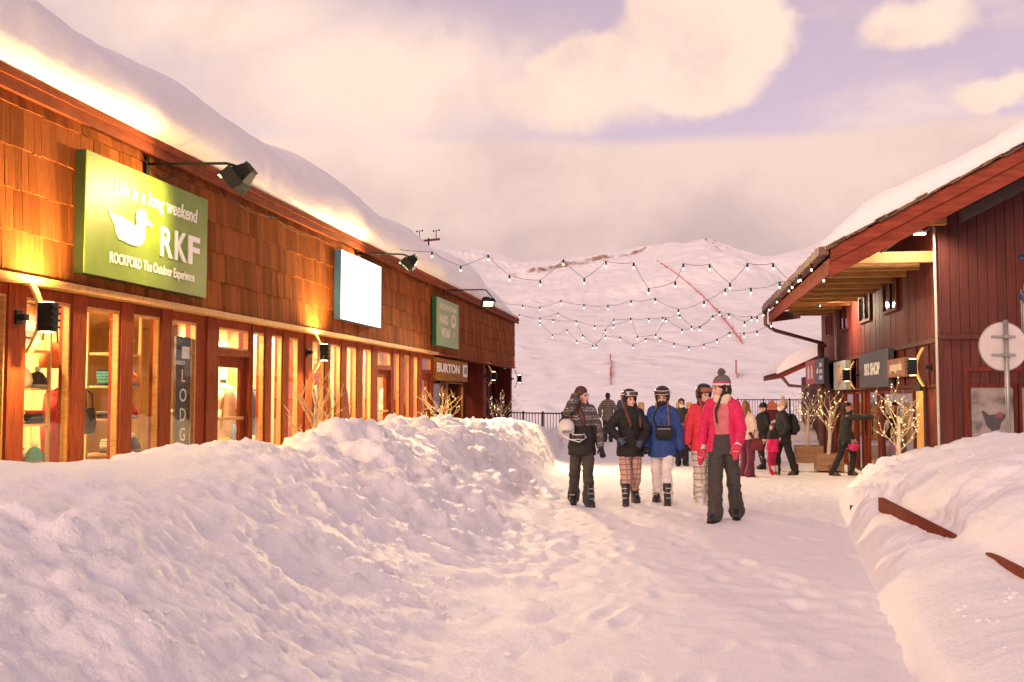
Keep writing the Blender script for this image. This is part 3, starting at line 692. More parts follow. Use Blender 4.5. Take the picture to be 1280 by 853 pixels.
# ---- signs
SG = M('sign_green', (.14, .215, .02), .45, .14, 2, hue=(.17, .25, .028)); SGE = M('sign_green_edge', (.016, .022, .008), .5)
LET = M('sign_white', (.85, .84, .80), .45, .03)
BLUEE = M('sign_navy', (.02, .06, .16), .45); SIGN_GLARE = E('sign_face_glare', (.80, .90, 1.0), 1.15); FAINT = E('sign_letter_glare', (.50, .60, .78), 1.0)  # white face and letters glow in place of floodlight glare; no lamp inside
MHG = M('sign_sage', (.25, .34, .17), .5, .1, 3); MHE = M('sign_bottle_green', (.015, .12, .05), .5); BURT = M('sign_varnished_wood', (.30, .125, .02), .7, .4, 3, .3, (1, 1, 9), spec=.1); BLK = M('sign_black', (.012, .012, .012), .5)
CREAM = M('sign_cream', (.72, .60, .45), .5, .05)
def wall_sign(name, label, y0, y1, z0, z1, th, face, edge, x=WX+.05, rz=PI/2, group=None):
    t = thing(name, label, 'sign', (x, (y0+y1)/2, (z0+z1)/2), rz, group); w, h = abs(y1-y0), z1-z0
    MB().box((0, -th/2, 0), (w, th, h)).build('panel', edge, t)
    f = MB().box((0, -th-.006, 0), (w-.012, .012, h-.012)).build('face', face, t)
    MB().box((-w*.3, .02, 0), (.06, .04, h*.8)).box((w*.3, .02, 0), (.06, .04, h*.8)).build('bracket', BLACKM, t)
    t['w'] = w; return t, w, h, -th-.0125
s1, w, h, yf = wall_sign('shop_sign', 'lime green sign reading RKF with a white duck on the shingles', 9.55, 12.33, 2.80, 4.12, .11, SG, SGE)
text('Life is a long weekend', .25, (.10, yf-.002, .37), LET, s1, shear=.16, spacing=1.02, bold=.004, fit=1.95)
for ch, x_ in (('R', .27), ('K', .63), ('F', .98)): text(ch, .50, (x_, yf-.002, -.10), LET, s1, name='letter', bold=.012, extrude=.016, fit=.30)
text('ROCKFORD The Outdoor Experience', .165, (.06, yf-.002, -.43), LET, s1, bold=.004, fit=1.95)
duck = [(-.92, .17), (-.86, .12), (-.74, .13), (-.62, .11), (-.52, .10), (-.46, .06), (-.42, .09), (-.44, .16), (-.43, .24), (-.38, .29), (-.31, .30), (-.25, .26), (-.23, .20), (-.12, .14), (-.14, .115), (-.22, .125), (-.27, .10), (-.27, .04), (-.26, -.04), (-.30, -.12), (-.38, -.17), (-.50, -.18), (-.62, -.16), (-.72, -.15), (-.77, -.09), (-.80, 0), (-.88, .10)]
MB().prism([(-.97+(x+.92)*1.16, z*.95-.06) for x, z in duck], yf-.018, yf).build('duck_emblem', LET, s1)
s2, w, h, yf = wall_sign('shop_sign', 'white glowing light box sign with a navy edge', 17.68, 20.2, 2.94, 4.24, .13, SIGN_GLARE, BLUEE)
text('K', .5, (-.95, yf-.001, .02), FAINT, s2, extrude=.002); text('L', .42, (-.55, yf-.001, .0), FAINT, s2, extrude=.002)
s3, w, h, yf = wall_sign('shop_sign', 'sage green square sign reading MOUNTAIN HARD WEAR', 25.23, 27.88, 2.84, 4.12, .12, MHG, MHE)
text('MOUNTAIN', .22, (.0, yf-.001, .42), CREAM, s3, sx=1.55, spacing=1.1, bold=.004)
text('HARD', .33, (-.52, yf-.001, .08), CREAM, s3, sx=1.1, bold=.006); text('WEAR', .33, (-.3, yf-.001, -.27), CREAM, s3, sx=1.15, bold=.006)
MB().prism([(.62+.30*math.cos(PI/8+k*PI/4), .12+.20*math.sin(PI/8+k*PI/4)) for k in range(8)], yf-.012, yf).build('emblem', CREAM, s3)
MB().prism([(.62+.13*math.cos(k*PI/6), .12+.085*math.sin(k*PI/6)) for k in range(12)], yf-.02, yf-.0125).build('emblem', MHG, s3)
text('3', .22, (.72, yf-.001, -.24), CREAM, s3, sx=1.2, bold=.006)
s4, w, h, yf = wall_sign('shop_sign', 'varnished wooden box sign reading BURTON over the far shop', 26.1, 30.2, 1.95, 2.56, .25, BURT, BURT, WX-.30)
text('BURTON', .34, (-.55, yf-.001, .03), LET, s4, sx=2.1, bold=.012)
MB().prism([(1.35, -.16), (1.95, -.16), (1.95, .21), (1.35, .21)], yf-.012, yf).build('emblem', LET, s4)
text('15', .26, (1.65, yf-.013, .02), BLK, s4, sx=1.5, bold=.012)

# ---- floodlights on bent arms
def flood(label, mount, tip, aim, power, size=1.0, cone=150, col=(1, .68, .26), throw=None):
    t = thing('floodlight', label, 'floodlight', mount, group='floodlights on arms along the shingles')
    m_ = Vector((0, 0, 0)); tp = Vector(tip)-Vector(mount); aim = (Vector(aim)-Vector(tip)).normalized()
    MB().box((.012, 0, -.02), (.024, .07, .24)).build('wall_plate', BLACKM, t)
    e1 = Vector((tp.x-.12, tp.y*.8, .0)); e2 = Vector((tp.x+.16, tp.y, tp.z+.10)); e3 = tp - aim*.10 + Vector((.02, 0, .0))
    MB().tube([m_, e1, e1+Vector((.07, 0, -.02)), e2, e3], .017, 8).build('arm', BLACKM, t, True)
    R = aim.to_track_quat('-Z', 'Y').to_matrix().to_4x4(); R.translation = tp
    w, d = .34*size, .24*size
    hb = MB().add([(-w*.3, -d*.3, .20), (w*.3, -d*.3, .20), (w*.3, d*.3, .20), (-w*.3, d*.3, .20), (-w/2, -d/2, .02), (w/2, -d/2, .02), (w/2, d/2, .02), (-w/2, d/2, .02)], [(0, 1, 2, 3), (0, 4, 5, 1), (1, 5, 6, 2), (2, 6, 7, 3), (3, 7, 4, 0), (4, 7, 6, 5)])
    hb.mm(-w/2-.02, -w/2, -d/2, d/2, -.10, .06).mm(w/2, w/2+.02, -d/2, d/2, -.10, .06).mm(-w/2-.02, w/2+.02, d/2, d/2+.015, -.12, .06).mm(-w/2-.02, w/2+.02, -d/2-.015, -d/2, -.03, .06)
    for k in range(5): hb.mm(-w*.28, w*.28, -d*.28+k*d*.14-.004, -d*.28+k*d*.14+.004, .2, .245)
    hb.xf(R); hd = hb.build('housing', BLACKM, t)
    MB().box((0, 0, .008), (w*.9, d*.86, .012)).xf(R).build('lens', LAMPFACE, t)
    ld = bpy.data.lights.new('lamp_light', 'SPOT'); ld.energy = power; ld.color = col; ld.spot_size = math.radians(cone); ld.spot_blend = .9; ld.shadow_soft_size = .07
    th2 = (Vector(throw)-Vector(tip)).normalized() if throw else aim
    link('lamp_light', ld, t, tp+aim*.13, th2.to_track_quat('-Z', 'Y').to_euler())
    return t
flood('black floodlight on a bent arm above the green RKF sign', (WX+.03, 11.0, 4.30), (-5.18, 11.15, 4.10), (WX-.2, 10.95, 3.0), 230, 1, 150, throw=(WX, 9.6, 3.45))
flood('black floodlight on a bent arm beside the white light box sign', (WX+.03, 19.0, 4.36), (-5.28, 19.35, 4.16), (WX-.2, 19.1, 3.0), 260, 1, 150, throw=(WX, 17.6, 3.45))
flood('black floodlight at the far end shining down on the snow', (WX+.03, 26.6, 4.42), (-5.02, 26.6, 4.05), (-2.4, 21.5, 0.2), 2600, .9, 112, (1, .70, .34))
# cables sagging from the eave to the lamps
CAB = M('black_cable', (.015, .012, .012), .6)
def cable(label, pts):
    c_ = [Vector(p) for p in pts]; o_ = c_[0]; mb_ = MB(); path = []
    for a, b_ in zip(c_, c_[1:]):
        for k in range(8):
            t_ = k/8; path.append(a.lerp(b_, t_)+Vector((0, 0, -.10*4*t_*(1-t_)*(b_-a).length/2))-o_)
    path.append(c_[-1]-o_); mb_.tube(path, .007, 6); ob = mb_.build('cable', CAB, None, True); ob.location = o_; tag(ob, label, 'cable', 'cables along the shingles')
cable('thin cable looping on the shingles above the RKF sign', [(WX+.05, 10.9, 4.34), (WX+.05, 11.35, 4.2), (WX+.05, 11.8, 4.38)])
cable('thin cable sagging under the eave between the floodlights', [(WX+.06, 12.9, 4.38), (WX+.06, 14.8, 4.34), (WX+.06, 17.0, 4.38)])

# ---- curved wooden wall lamps
SCW = M('bent_lamp_wood', (.62, .36, .10), .5, .2, 3, .1, (4, 4, 1))
def sconce(label, loc, rz, p=10, up=None):
    t = thing('wall_lamp', label, 'lamp', loc, rz, 'curved wooden wall lamps')     # front is local -Y
    mb_ = MB(); n = 12; rows_ = []
    for k in range(n+1):
        s_2 = k/n; z = -.34+.68*s_2; y = -.20+.12*(2*s_2-1)**2*(1) - .05; rows_.append((y, z))
    for (y, z), (y2, z2) in zip(rows_, rows_[1:]): mb_.bar((0, y, z), (0, y2, z2), .085, .03, (0, 1, 0))
    mb_.build('wooden_bow', SCW, t)
    MB().box((0, -.05, .0), (.06, .10, .06)).box((0, -.01, 0), (.10, .02, .14)).build('bracket', BLACKM, t)
    hd = MB().box((0, -.325, .0), (.11, .15, .28)).build('housing', BLACKM, t)
    for k in range(4): MB().box((0, -.408, -.10+k*.066), (.12, .03, .02)).build('fin', BLACKM, hd)
    MB().box((0, -.31, .146), (.08, .10, .008)).box((0, -.31, -.146), (.08, .10, .008)).build('lens', LAMPFACE, t)
    for sgn in (1, -1):
        ld = bpy.data.lights.new('lamp_light', 'SPOT'); ld.energy = (up or p) if sgn > 0 else p; ld.color = (1, .66, .20); ld.spot_size = 2.7; ld.spot_blend = .9; ld.shadow_soft_size = .04
        link('lamp_light', ld, t, (0, -.31 if sgn < 0 else -.375, .157*sgn), (0 if sgn < 0 else PI+.12, 0, 0))
sconce('curved wooden wall lamp on the pier beside the nearest shop window', (PX+.005, 8.88, 2.28), PI/2, 150, 560)
sconce('curved wooden wall lamp behind the tall twig tree', (PX+.005, 16.72, 2.28), PI/2, 150, 560)
sconce('curved wooden wall lamp on the last corner of the far shop', (PX+.005, 38.9, 2.2), PI/2, 10)
sconce('curved wooden wall lamp on the post beyond the wooden box sign', (PX+.005, 33.3, 2.2), PI/2, 10)

# ================================================================== goods in the left-hand windows
FAB = {k: M('cloth_'+k, c, .85, .2, 12, .2) for k, c in dict(black=(.02, .02, .022), grey=(.20, .19, .19), red=(.42, .03, .025), white=(.72, .70, .66), teal=(.05, .22, .24), cream=(.66, .55, .40), navy=(.03, .05, .13), orange=(.55, .18, .04), blue=(.10, .24, .42)).items()}
def shelf_unit(label, y0, y1, x0, zs):
    t = thing('display_shelf', label, 'shelf', (x0, (y0+y1)/2, .12)); w = y1-y0
    for z in zs: MB().box((0, 0, z-.12), (.36, w-.07, .025)).build('shelf', PLY, t)
    for sy in (-1, 1):
        for sx in (-1, 1): MB().box((sx*.16, sy*(w/2-.015), 1.2), (.035, .03, 2.4)).build('upright', PLY, t)
    return t
def stack(label, loc, cols, w=.30, d=.26):
    t = thing('folded_clothes', label, 'clothes', loc, group='folded clothes on the shop shelves'); z = 0
    for k, c in enumerate(cols):
        h = .028+.012*random.random(); j = random.uniform(-.012, .012)
        MB().loft([(j, 0, z, d/2, w/2), (j, 0, z+h*.5, d/2+.008, w/2+.008), (j, 0, z+h-.001, d/2, w/2)], 16, .45).build('garment', FAB[c], t); z += h
shelf_unit('wooden shelf rack behind the nearest shop window', 9.04, 9.80, -6.82, (.78, 1.20, 1.58, 1.98))
stack('grey and black folded shirts on the lowest rack shelf by the sconce', (-6.80, 9.32, .795), ('black', 'black', 'grey', 'white', 'grey'))
stack('white and grey folded shirts on the middle rack shelf by the sconce', (-6.80, 9.30, 1.215), ('grey', 'white', 'grey', 'white', 'black'))
stack('black folded trousers beside the white shirts on the middle shelf', (-6.80, 9.62, 1.215), ('black', 'black', 'black', 'red'))
o = MB().loft([(0, 0, 0, .13, .19), (0, 0, .07, .15, .22), (0, 0, .15, .13, .20), (0, 0, .22, .08, .13), (0, 0, .25, .02, .03)], 16).build('cushion', FAB['cream'], None, True); o.location = (-6.8, 9.42, 1.595); tag(o, 'round cream cushion on the upper shelf by the sconce', 'cushion')
shelf_unit('wooden shelf rack behind the third shop window', 11.02, 11.70, -6.85, (.80, 1.22, 1.62, 2.02))
stack('teal folded towels on the upper shelf of the third window', (-6.83, 11.3, 1.635), ('black', 'teal', 'teal', 'teal', 'teal', 'black'), .34)
stack('black folded jumpers on the middle shelf of the third window', (-6.83, 11.3, 1.235), ('black', 'black', 'grey'))
stack('cream folded blankets on the lowest shelf of the third window', (-6.83, 11.4, .815), ('black', 'grey', 'white', 'cream', 'white'), .34)
# hanging coat
def hanging_coat(label, loc, mt, rz=0, h=.85):
    t = thing('hanging_jacket', label, 'jacket', loc, rz)
    MB().loft([(0, 0, -h, .17, .26), (0, 0, -h*.6, .15, .24), (0, 0, -h*.25, .13, .23), (0, 0, -.10, .09, .19), (0, 0, -.02, .05, .07)], 20).build('coat_body', mt, t, True)
    for s in (-1, 1): MB().limb([((0, s*.19, -.12), .075), ((0, s*.27, -.42), .065), ((.02, s*.29, -.70), .055)]).build('sleeve', mt, t, True)
    MB().tube([(0, 0, -.02), (0, 0, .06), (.03, 0, .10), (0, 0, .13)], .006, 6).bar((0, -.17, -.05), (0, .17, -.05), .012, .02).build('hanger', BLACKM, t)
hanging_coat('red jacket hanging in the second shop window', (-6.9, 10.38, 1.62), FAB['red'])
for y, x, c, nm in ((14.68, -6.95, 'cream', 'cream coat hanging beyond the first glazed door'), (15.45, -6.95, 'blue', 'pale blue coat hanging left of the twig tree'), (18.25, -6.95, 'black', 'black coat hanging under the white light box sign'),
                (19.25, -7.0, 'orange', 'orange coat hanging under the far edge of the white sign'), (20.2, -6.95, 'grey', 'grey coat hanging before the second glazed door'), (23.35, -6.95, 'white', 'white coat hanging under the green square sign')):
    hanging_coat(nm, (x, y, 1.72), FAB[c])
for y, zs in ((13.6, (.8, 1.3)), (17.35, (.7, 1.15, 1.6))):
    shelf_unit('timber shelf rack behind the glazed door' if y < 15 else 'timber shelf rack behind the second curved lamp', y-.30, y+.30, -7.0, zs)
    for k, z in enumerate(zs):
        stack(f'{["dark", "bright", "pale"][k]} folded clothes on the rack ' + ('behind the glazed door' if y < 15 else 'behind the second curved lamp'), (-6.98, y, z+.015), [('black', 'navy', 'grey'), ('red', 'orange', 'blue'), ('white', 'cream', 'white')][k])
def hat_on_shelf(label, loc, c):
    t = thing('woolly_hat', label, 'hat', loc); MB().loft([(0, 0, 0, .10, .10), (0, 0, .03, .105, .105), (0, 0, .10, .09, .09), (0, 0, .16, .05, .05), (0, 0, .175, .01, .01)], 14).build('crown', FAB[c], t, True); MB().ell((0, 0, .20), .032, 10, 7).build('bobble', FAB['white'], t, True); MB().loft([(0, 0, -.004, .108, .108), (0, 0, .035, .11, .11)], 14).build('brim', FAB['grey'], t, True)
for lb_, loc_, c_ in (('navy woolly hat on the lowest shelf of the third window', (-6.72, 11.6, .815), 'navy'), ('red woolly hat on the middle shelf of the third window', (-6.75, 11.56, 1.235), 'red'), ('orange woolly hat on the upper shelf of the third window', (-6.75, 11.58, 1.635), 'orange'),
                      ('black woolly hat beside the cream cushion by the sconce', (-6.72, 9.68, 1.595), 'black'), ('teal woolly hat on the lowest rack shelf by the sconce', (-6.72, 9.66, .795), 'teal'), ('blue woolly hat on top of the rack by the sconce', (-6.75, 9.3, 1.995), 'blue')):
    hat_on_shelf(lb_, loc_, c_)
def tote(label, loc, c, rz=0):
    t = thing('shop_bag', label, 'bag', loc, rz); MB().loft([(0, 0, -.18, .05, .15), (0, 0, -.05, .07, .17), (0, 0, .12, .04, .15)], 18, .6).build('bag_body', FAB[c], t, True)
    for s_ in (-.04, .04): MB().tube([(s_, -.08, .1), (s_, -.06, .28), (0, 0, .34), (s_, .06, .28), (s_, .08, .1)], .010, 6).build('handle', FAB['black'], t, True)
tote('black bag hanging beside the red jacket in the second window', (-6.75, 10.62, 1.25), 'black'); tote('orange bag hanging above the red jacket in the second window', (-6.95, 10.22, 2.0), 'orange')
tote('blue bag hanging behind the first narrow window past the door', (-6.8, 14.75, .95), 'blue'); tote('red bag hanging under the white light box sign', (-6.8, 18.2, 1.9), 'red'); tote('white bag standing low under the white light box sign', (-6.75, 19.3, .75), 'white')
for y_, z_, w_, h_, c_, lb_ in ((10.42, 2.28, .5, .34, 'grey', 'grey poster high on the wall behind the red jacket'), (9.5, 2.3, .5, .32, 'white', 'pale poster above the rack by the sconce'), (15.4, 2.0, .34, .8, 'white', 'tall pale poster past the first glazed door'), (17.4, 2.3, .5, .36, 'navy', 'navy poster behind the second curved lamp'), (19.2, 2.2, .5, .5, 'teal', 'teal poster under the white light box sign'), (23.4, 1.6, .5, 1.2, 'grey', 'tall grey poster under the green square sign')):
    t = thing('shop_poster', lb_, 'poster', (-7.35, y_, z_), PI/2); MB().box((0, 0, 0), (w_, .02, h_)).build('sheet', FAB[c_], t); MB().box((0, -.012, h_*.1), (w_*.7, .006, h_*.35)).build('picture', FAB['cream'], t); MB().box((0, -.012, -h_*.3), (w_*.6, .006, h_*.06)).build('text_bar', FAB['black'], t)
    MB().tube([(-w_*.4, 0, h_/2), (-w_*.4, 0, 2.72-z_)], .004, 4).tube([(w_*.4, 0, h_/2), (w_*.4, 0, 2.72-z_)], .004, 4).build('cord', CAB, t)
bd = thing('display_board', 'dark board with LODGE lettered downwards in the fourth window', 'sign', (-6.50, 12.42, 1.35), PI/2)
MB().box((0, 0, .1), (.40, .03, 1.7)).build('board', M('slate_board', (.055, .06, .07), .5), bd)
for k, ch in enumerate('LODGE'): text(ch, .25, (-.0, -.017, .42-.26*k), LET, bd, extrude=.002)
MB().box((.05, -.02, .74), (.2, .01, .16)).build('sticker', LET, bd)
text('HELLO', .075, (-.08, -.017, .60), LET, bd, extrude=.002)

# ================================================================== right-hand shop
BX, BY = 4.46, 17.85
rb = thing('ski_shop_building', 'dark red board clad ski shop with deep timber eaves', 'building', (BX, BY, 0))
def RB(mb, name, mat, parent=rb, smooth=False):
    mb.v = [(x-BX, y-BY, z) for x, y, z in mb.v]; return mb.build(name, mat, parent, smooth)
SL = .52; XE, ZE = 2.46, 3.66                       # eave edge, roof pitch
def roof_z(x): return ZE+(x-XE)*SL
YF, YC, YD = 16.3, 26.6, 33.2                       # roof front, where the eave turns, far end
# core behind the boards
RB(MB().mm(BX+.04, BX+.18, BY+.05, 32.0, 2.5, 4.62), 'wall_core', DARKRED)
RB(MB().add([(BX+.05, BY+.03, -.5), (12, BY+.03, -.5), (12, BY+.03, 8.4), (BX+.05, BY+.03, 4.6)] + [(BX+.05, BY+.16, -.5), (12, BY+.16, -.5), (12, BY+.16, 8.4), (BX+.05, BY+.16, 4.6)], [(0, 1, 2, 3), (7, 6, 5, 4), (0, 4, 5, 1), (1, 5, 6, 2), (2, 6, 7, 3), (3, 7, 4, 0)]), 'wall_core', DARKRED)
# upper street wall boards
y = BY; REDLIT = M('red_board_lit_tone', (.30, .062, .035), .6, .25, 3, .3, (10, 10, .8), rand=.08)  # lighter copy for the far boards: light on that stretch painted into the colour
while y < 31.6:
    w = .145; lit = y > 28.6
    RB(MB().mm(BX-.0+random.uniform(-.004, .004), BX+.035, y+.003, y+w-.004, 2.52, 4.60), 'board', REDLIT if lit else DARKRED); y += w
# gable boards, upper and lower storey
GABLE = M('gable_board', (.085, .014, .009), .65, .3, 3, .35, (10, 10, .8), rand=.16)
x = BX+.015
while x < 8.2:
    w = .15; o_ = random.uniform(-.005, .003)
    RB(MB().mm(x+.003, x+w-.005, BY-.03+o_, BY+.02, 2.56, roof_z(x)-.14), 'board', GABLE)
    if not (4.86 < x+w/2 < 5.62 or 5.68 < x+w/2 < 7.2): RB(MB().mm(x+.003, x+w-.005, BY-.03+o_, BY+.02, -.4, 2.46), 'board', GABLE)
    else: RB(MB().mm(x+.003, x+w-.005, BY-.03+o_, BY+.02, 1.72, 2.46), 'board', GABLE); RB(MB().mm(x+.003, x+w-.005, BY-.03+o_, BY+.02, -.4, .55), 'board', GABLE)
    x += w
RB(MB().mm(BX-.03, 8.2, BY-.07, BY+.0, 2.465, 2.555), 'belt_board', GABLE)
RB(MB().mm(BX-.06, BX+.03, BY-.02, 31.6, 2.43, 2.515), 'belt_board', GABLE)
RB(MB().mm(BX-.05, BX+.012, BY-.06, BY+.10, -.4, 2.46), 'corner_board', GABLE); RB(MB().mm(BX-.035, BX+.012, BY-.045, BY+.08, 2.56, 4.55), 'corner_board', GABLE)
# gable windows with posters
PST = None
m, t_, b = nt('winter_poster'); N = t_.nodes.new; L = t_.links.new; co = N('ShaderNodeTexCoord').outputs['Object']
nz = N('ShaderNodeTexNoise'); nz.inputs['Scale'].default_value = 3.2; nz.inputs['Detail'].default_value = 6; L(co, nz.inputs['Vector'])
cr = N('ShaderNodeValToRGB'); e_ = cr.color_ramp.elements; e_[0].position = .33; e_[0].color = (.10, .07, .07, 1); e_[1].position = .70; e_[1].color = (.44, .30, .20, 1)
for p_, c_ in ((.45, (.30, .25, .27, 1)), (.56, (.40, .33, .33, 1))):
    q_ = cr.color_ramp.elements.new(p_); q_.color = c_
L(nz.outputs[0], cr.inputs[0]); L(cr.outputs[0], b.inputs['Base Color']); b.inputs['Roughness'].default_value = .35; PST = m
DK = M('poster_figure', (.045, .035, .04), .5); RDK = M('poster_red', (.30, .05, .045), .5)
for x0, x1 in ((4.89, 5.59), (5.71, 6.6)):
    w = RB(MB().mm(x0-.05, x0, BY-.06, BY+.01, .5, 1.72).mm(x1, x1+.05, BY-.06, BY+.01, .5, 1.72).mm(x0, x1, BY-.06, BY+.01, 1.66, 1.72).mm(x0, x1, BY-.06, BY+.01, .5, .56), 'window', DARKRED)
    RB(MB().mm(x0+.002, x1-.002, BY-.005, BY+.012, .562, 1.658), 'poster', PST, w)
    if x0 < 5:
        RB(MB().prism([(5.14+a, 1.17+b_) for a, b_ in ((.02, -.16), (.10, -.25), (.22, -.22), (.25, -.10), (.36, .03), (.33, .06), (.20, -.01), (.16, .04), (.06, .02), (-.03, .10), (-.06, .08))], BY-.009, BY-.006), 'poster_figure', DK, w)
        RB(MB().prism([(5.14+a, 1.17+b_) for a, b_ in ((.14, -.02), (.20, .07), (.28, .06), (.25, -.03))], BY-.0125, BY-.0095), 'poster_figure', RDK, w)
    RB(MB().mm(x0+.002, x1-.002, BY-.03, BY-.022, .562, 1.658), 'pane', GLASS, w)
RB(MB().mm(4.80, 8.0, BY-.055, BY-.032, 1.93, 2.0).mm(4.80, 4.86, BY-.055, BY-.032, .0, 1.93), 'panel_frame', DARKRED)
# ground floor of the street front
def rwin(y0, y1, z0, z1, gm=GLASS_R, frame=DARKRED, d=.0):
    fw = .06
    w = RB(MB().mm(BX-.03-d, BX+.06-d, y0, y0+fw, z0, z1).mm(BX-.03-d, BX+.06-d, y1-fw, y1, z0, z1).mm(BX-.03-d, BX+.06-d, y0+fw, y1-fw, z1-fw, z1).mm(BX-.03-d, BX+.06-d, y0+fw, y1-fw, z0, z0+fw), 'window', frame)
    RB(MB().mm(BX+.01-d, BX+.018-d, y0+fw+.002, y1-fw-.002, z0+fw+.002, z1-fw-.002), 'pane', gm, w); return w
def seg(y0, y1, z0=-.45, z1=2.43, mt=DARKRED):
    n = max(1, round((y1-y0)/.30))
    for k in range(n): RB(MB().mm(BX+.0, BX+.05, y0+k*(y1-y0)/n+.003, y0+(k+1)*(y1-y0)/n-.003, z0, z1), 'board', mt)
seg(BY+.1, 19.75); rwin(19.8, 22.85, -.05, 1.62); seg(19.75, 22.9, 1.63); seg(19.75, 22.9, -.45, -.06)
seg(22.9, 23.2); seg(23.2, 24.75, 1.75); seg(24.75, 25.1, mt=RED_STAIN)
rwin(25.1, 25.9, -.3, 1.62); seg(25.1, 30.2, 1.63); seg(25.9, 26.2); rwin(26.2, 27.6, -.3, 1.62, frame=RED_STAIN); seg(27.6, 27.9); rwin(27.9, 29.4, -.3, 1.62, frame=RED_STAIN); seg(29.4, 31.6)
for y in (18.6, 19.5, 20.5, 21.5, 24.9, 25.6, 28.2): RB(MB().mm(BX-.03, BX-.002, y, y+.05, 1.64, 2.42), 'batten', DARKRED)
RB(MB().mm(BX-.045, BX-.003, BY+.1, 31.6, 1.66, 1.72), 'rail', DARKRED)
for y in (23.2, 24.68): RB(MB().mm(BX-.02, BX+.10, y, y+.07, -.4, 1.74), 'door_frame', RED_STAIN)
d = RB(MB().mm(BX+.02, BX+.07, 23.275, 23.42, -.36, 1.73).mm(BX+.02, BX+.07, 24.53, 24.675, -.36, 1.73).mm(BX+.02, BX+.07, 23.42, 24.53, 1.6, 1.73).mm(BX+.02, BX+.07, 23.42, 24.53, -.36, -.05), 'door', RED_STAIN)
RB(MB().mm(BX+.04, BX+.05, 23.422, 24.528, -.048, 1.598), 'pane', GLASS_R, d)
for z in (.25, 1.2): RB(MB().mm(BX-.0, BX+.018, 23.28, 23.40, z-.06, z+.06), 'hinge', SCW, d)
RB(MB().tube([(BX+.02, 24.6, .60), (BX-.04, 24.6, .62), (BX-.04, 24.6, .95), (BX+.02, 24.6, .97)], .012, 6), 'handle', BLACKM, d, True)
# three small upper windows
for (y0, y1) in ((20.95, 22.35), (23.75, 25.15), (26.7, 28.1), (29.6, 30.6)):
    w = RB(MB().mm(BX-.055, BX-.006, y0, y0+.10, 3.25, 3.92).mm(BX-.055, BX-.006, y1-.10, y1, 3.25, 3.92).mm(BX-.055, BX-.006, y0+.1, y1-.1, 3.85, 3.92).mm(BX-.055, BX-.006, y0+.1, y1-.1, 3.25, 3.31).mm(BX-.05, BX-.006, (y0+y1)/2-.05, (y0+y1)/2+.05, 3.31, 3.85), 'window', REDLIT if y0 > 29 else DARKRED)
    for a, b_ in ((y0+.10, (y0+y1)/2-.05), ((y0+y1)/2+.05, y1-.10)): RB(MB().mm(BX-.022, BX-.014, a+.002, b_-.002, 3.312, 3.848), 'pane', M('dark_glass', (.02, .02, .025), .08) if 'dark_glass' not in bpy.data.materials else bpy.data.materials['dark_glass'], w)
# interior
RB(MB().mm(BX+.06, 9, BY+.2, 31.6, -.46, -.40), 'floor', PLY); RB(MB().mm(BX+.06, 9, BY+.2, 31.6, 2.40, 2.46), 'ceiling', PLY); RB(MB().mm(6.6, 6.7, BY+.2, 31.6, -.4, 2.4), 'partition', PLY)
for y in (20.6, 24.0, 27.4):
    t = thing('ceiling_lamp', {20.6: 'glowing ceiling lamp inside the big ski shop window', 24.0: 'glowing ceiling lamp inside the open ski shop door', 27.4: 'glowing ceiling lamp behind the pale green sign'}[y], 'lamp', (5.3, y, 2.395), group='ceiling lamps inside the shops')
    MB().box((0, 0, -.02), (.26, 1.06, .04)).build('housing', WHITEP, t); MB().box((0, 0, -.047), (.2, 1.0, .012)).build('diffuser', CEILLAMP, t)
    ld = bpy.data.lights.new('lamp_light', 'AREA'); ld.shape = 'RECTANGLE'; ld.size = .2; ld.size_y = 1; ld.energy = 26; ld.color = (1, .72, .42); link('lamp_light', ld, t, (0, 0, -.06))
shelf_unit('shelf rack inside the ski shop window', 20.2, 21.8, 5.5, (.3, .8, 1.3))
for z, c in ((.315, ('black', 'red', 'black')), (.815, ('orange', 'navy', 'white')), (1.315, ('cream', 'black', 'teal'))): stack({.315: 'low', .815: 'middle', 1.315: 'high'}[z]+' pile of folded clothes inside the ski shop window', (5.5, 20.9, z), c, .5)
# roof: deck, soffit boards, fascia, shakes, gutter
deck = [(XE, YF), (XE, YC), (4.0, YD), (9.5, YD), (9.5, YF)]
def roofpoly(z0, z1, grow=0):
    pl = [(x-(grow if i < 2 else 0), y) for i, (x, y) in enumerate(deck)]; n = len(pl)
    return MB().add([(x, y, roof_z(x)+z0) for x, y in pl]+[(x, y, roof_z(x)+z1) for x, y in pl], [tuple(range(n)), tuple(range(2*n-1, n-1, -1))]+[(k, (k+1) % n, (k+1) % n+n, k+n) for k in range(n)])
RB(roofpoly(-.03, .05), 'roof_deck', DARKRED)
y = YF+.04
while y < YC:
    RB(MB().add([(XE+.05, y, roof_z(XE+.05)-.055), (XE+.05, y+.19, roof_z(XE+.05)-.055), (4.45, y+.19, roof_z(4.45)-.055), (4.45, y, roof_z(4.45)-.055), (XE+.05, y, roof_z(XE+.05)-.034), (XE+.05, y+.19, roof_z(XE+.05)-.034), (4.45, y+.19, roof_z(4.45)-.034), (4.45, y, roof_z(4.45)-.034)],
        [(0, 1, 2, 3), (7, 6, 5, 4), (0, 4, 5, 1), (1, 5, 6, 2), (2, 6, 7, 3), (3, 7, 4, 0)]), 'soffit_board', DARKRED); y += .2
# horizontal joists carrying the eave
for k, y in enumerate((16.9, 18.2, 19.25, 20.3, 21.35, 22.4, 23.45, 24.5, 25.55, 26.6, 27.65, 28.7, 29.75)):
    xo = XE+.22 if y < YC else XE+.22+(y-YC)/(YD-YC)*1.54
    if k: RB(MB().mm(xo, BX+.0, y-.05, y+.06, 3.93-.09, 4.12-.09), 'joist', JOIST)
RB(MB().mm(3.95, BX+.02, 17.35, 17.47, 4.36, 4.52), 'joist', JOIST)
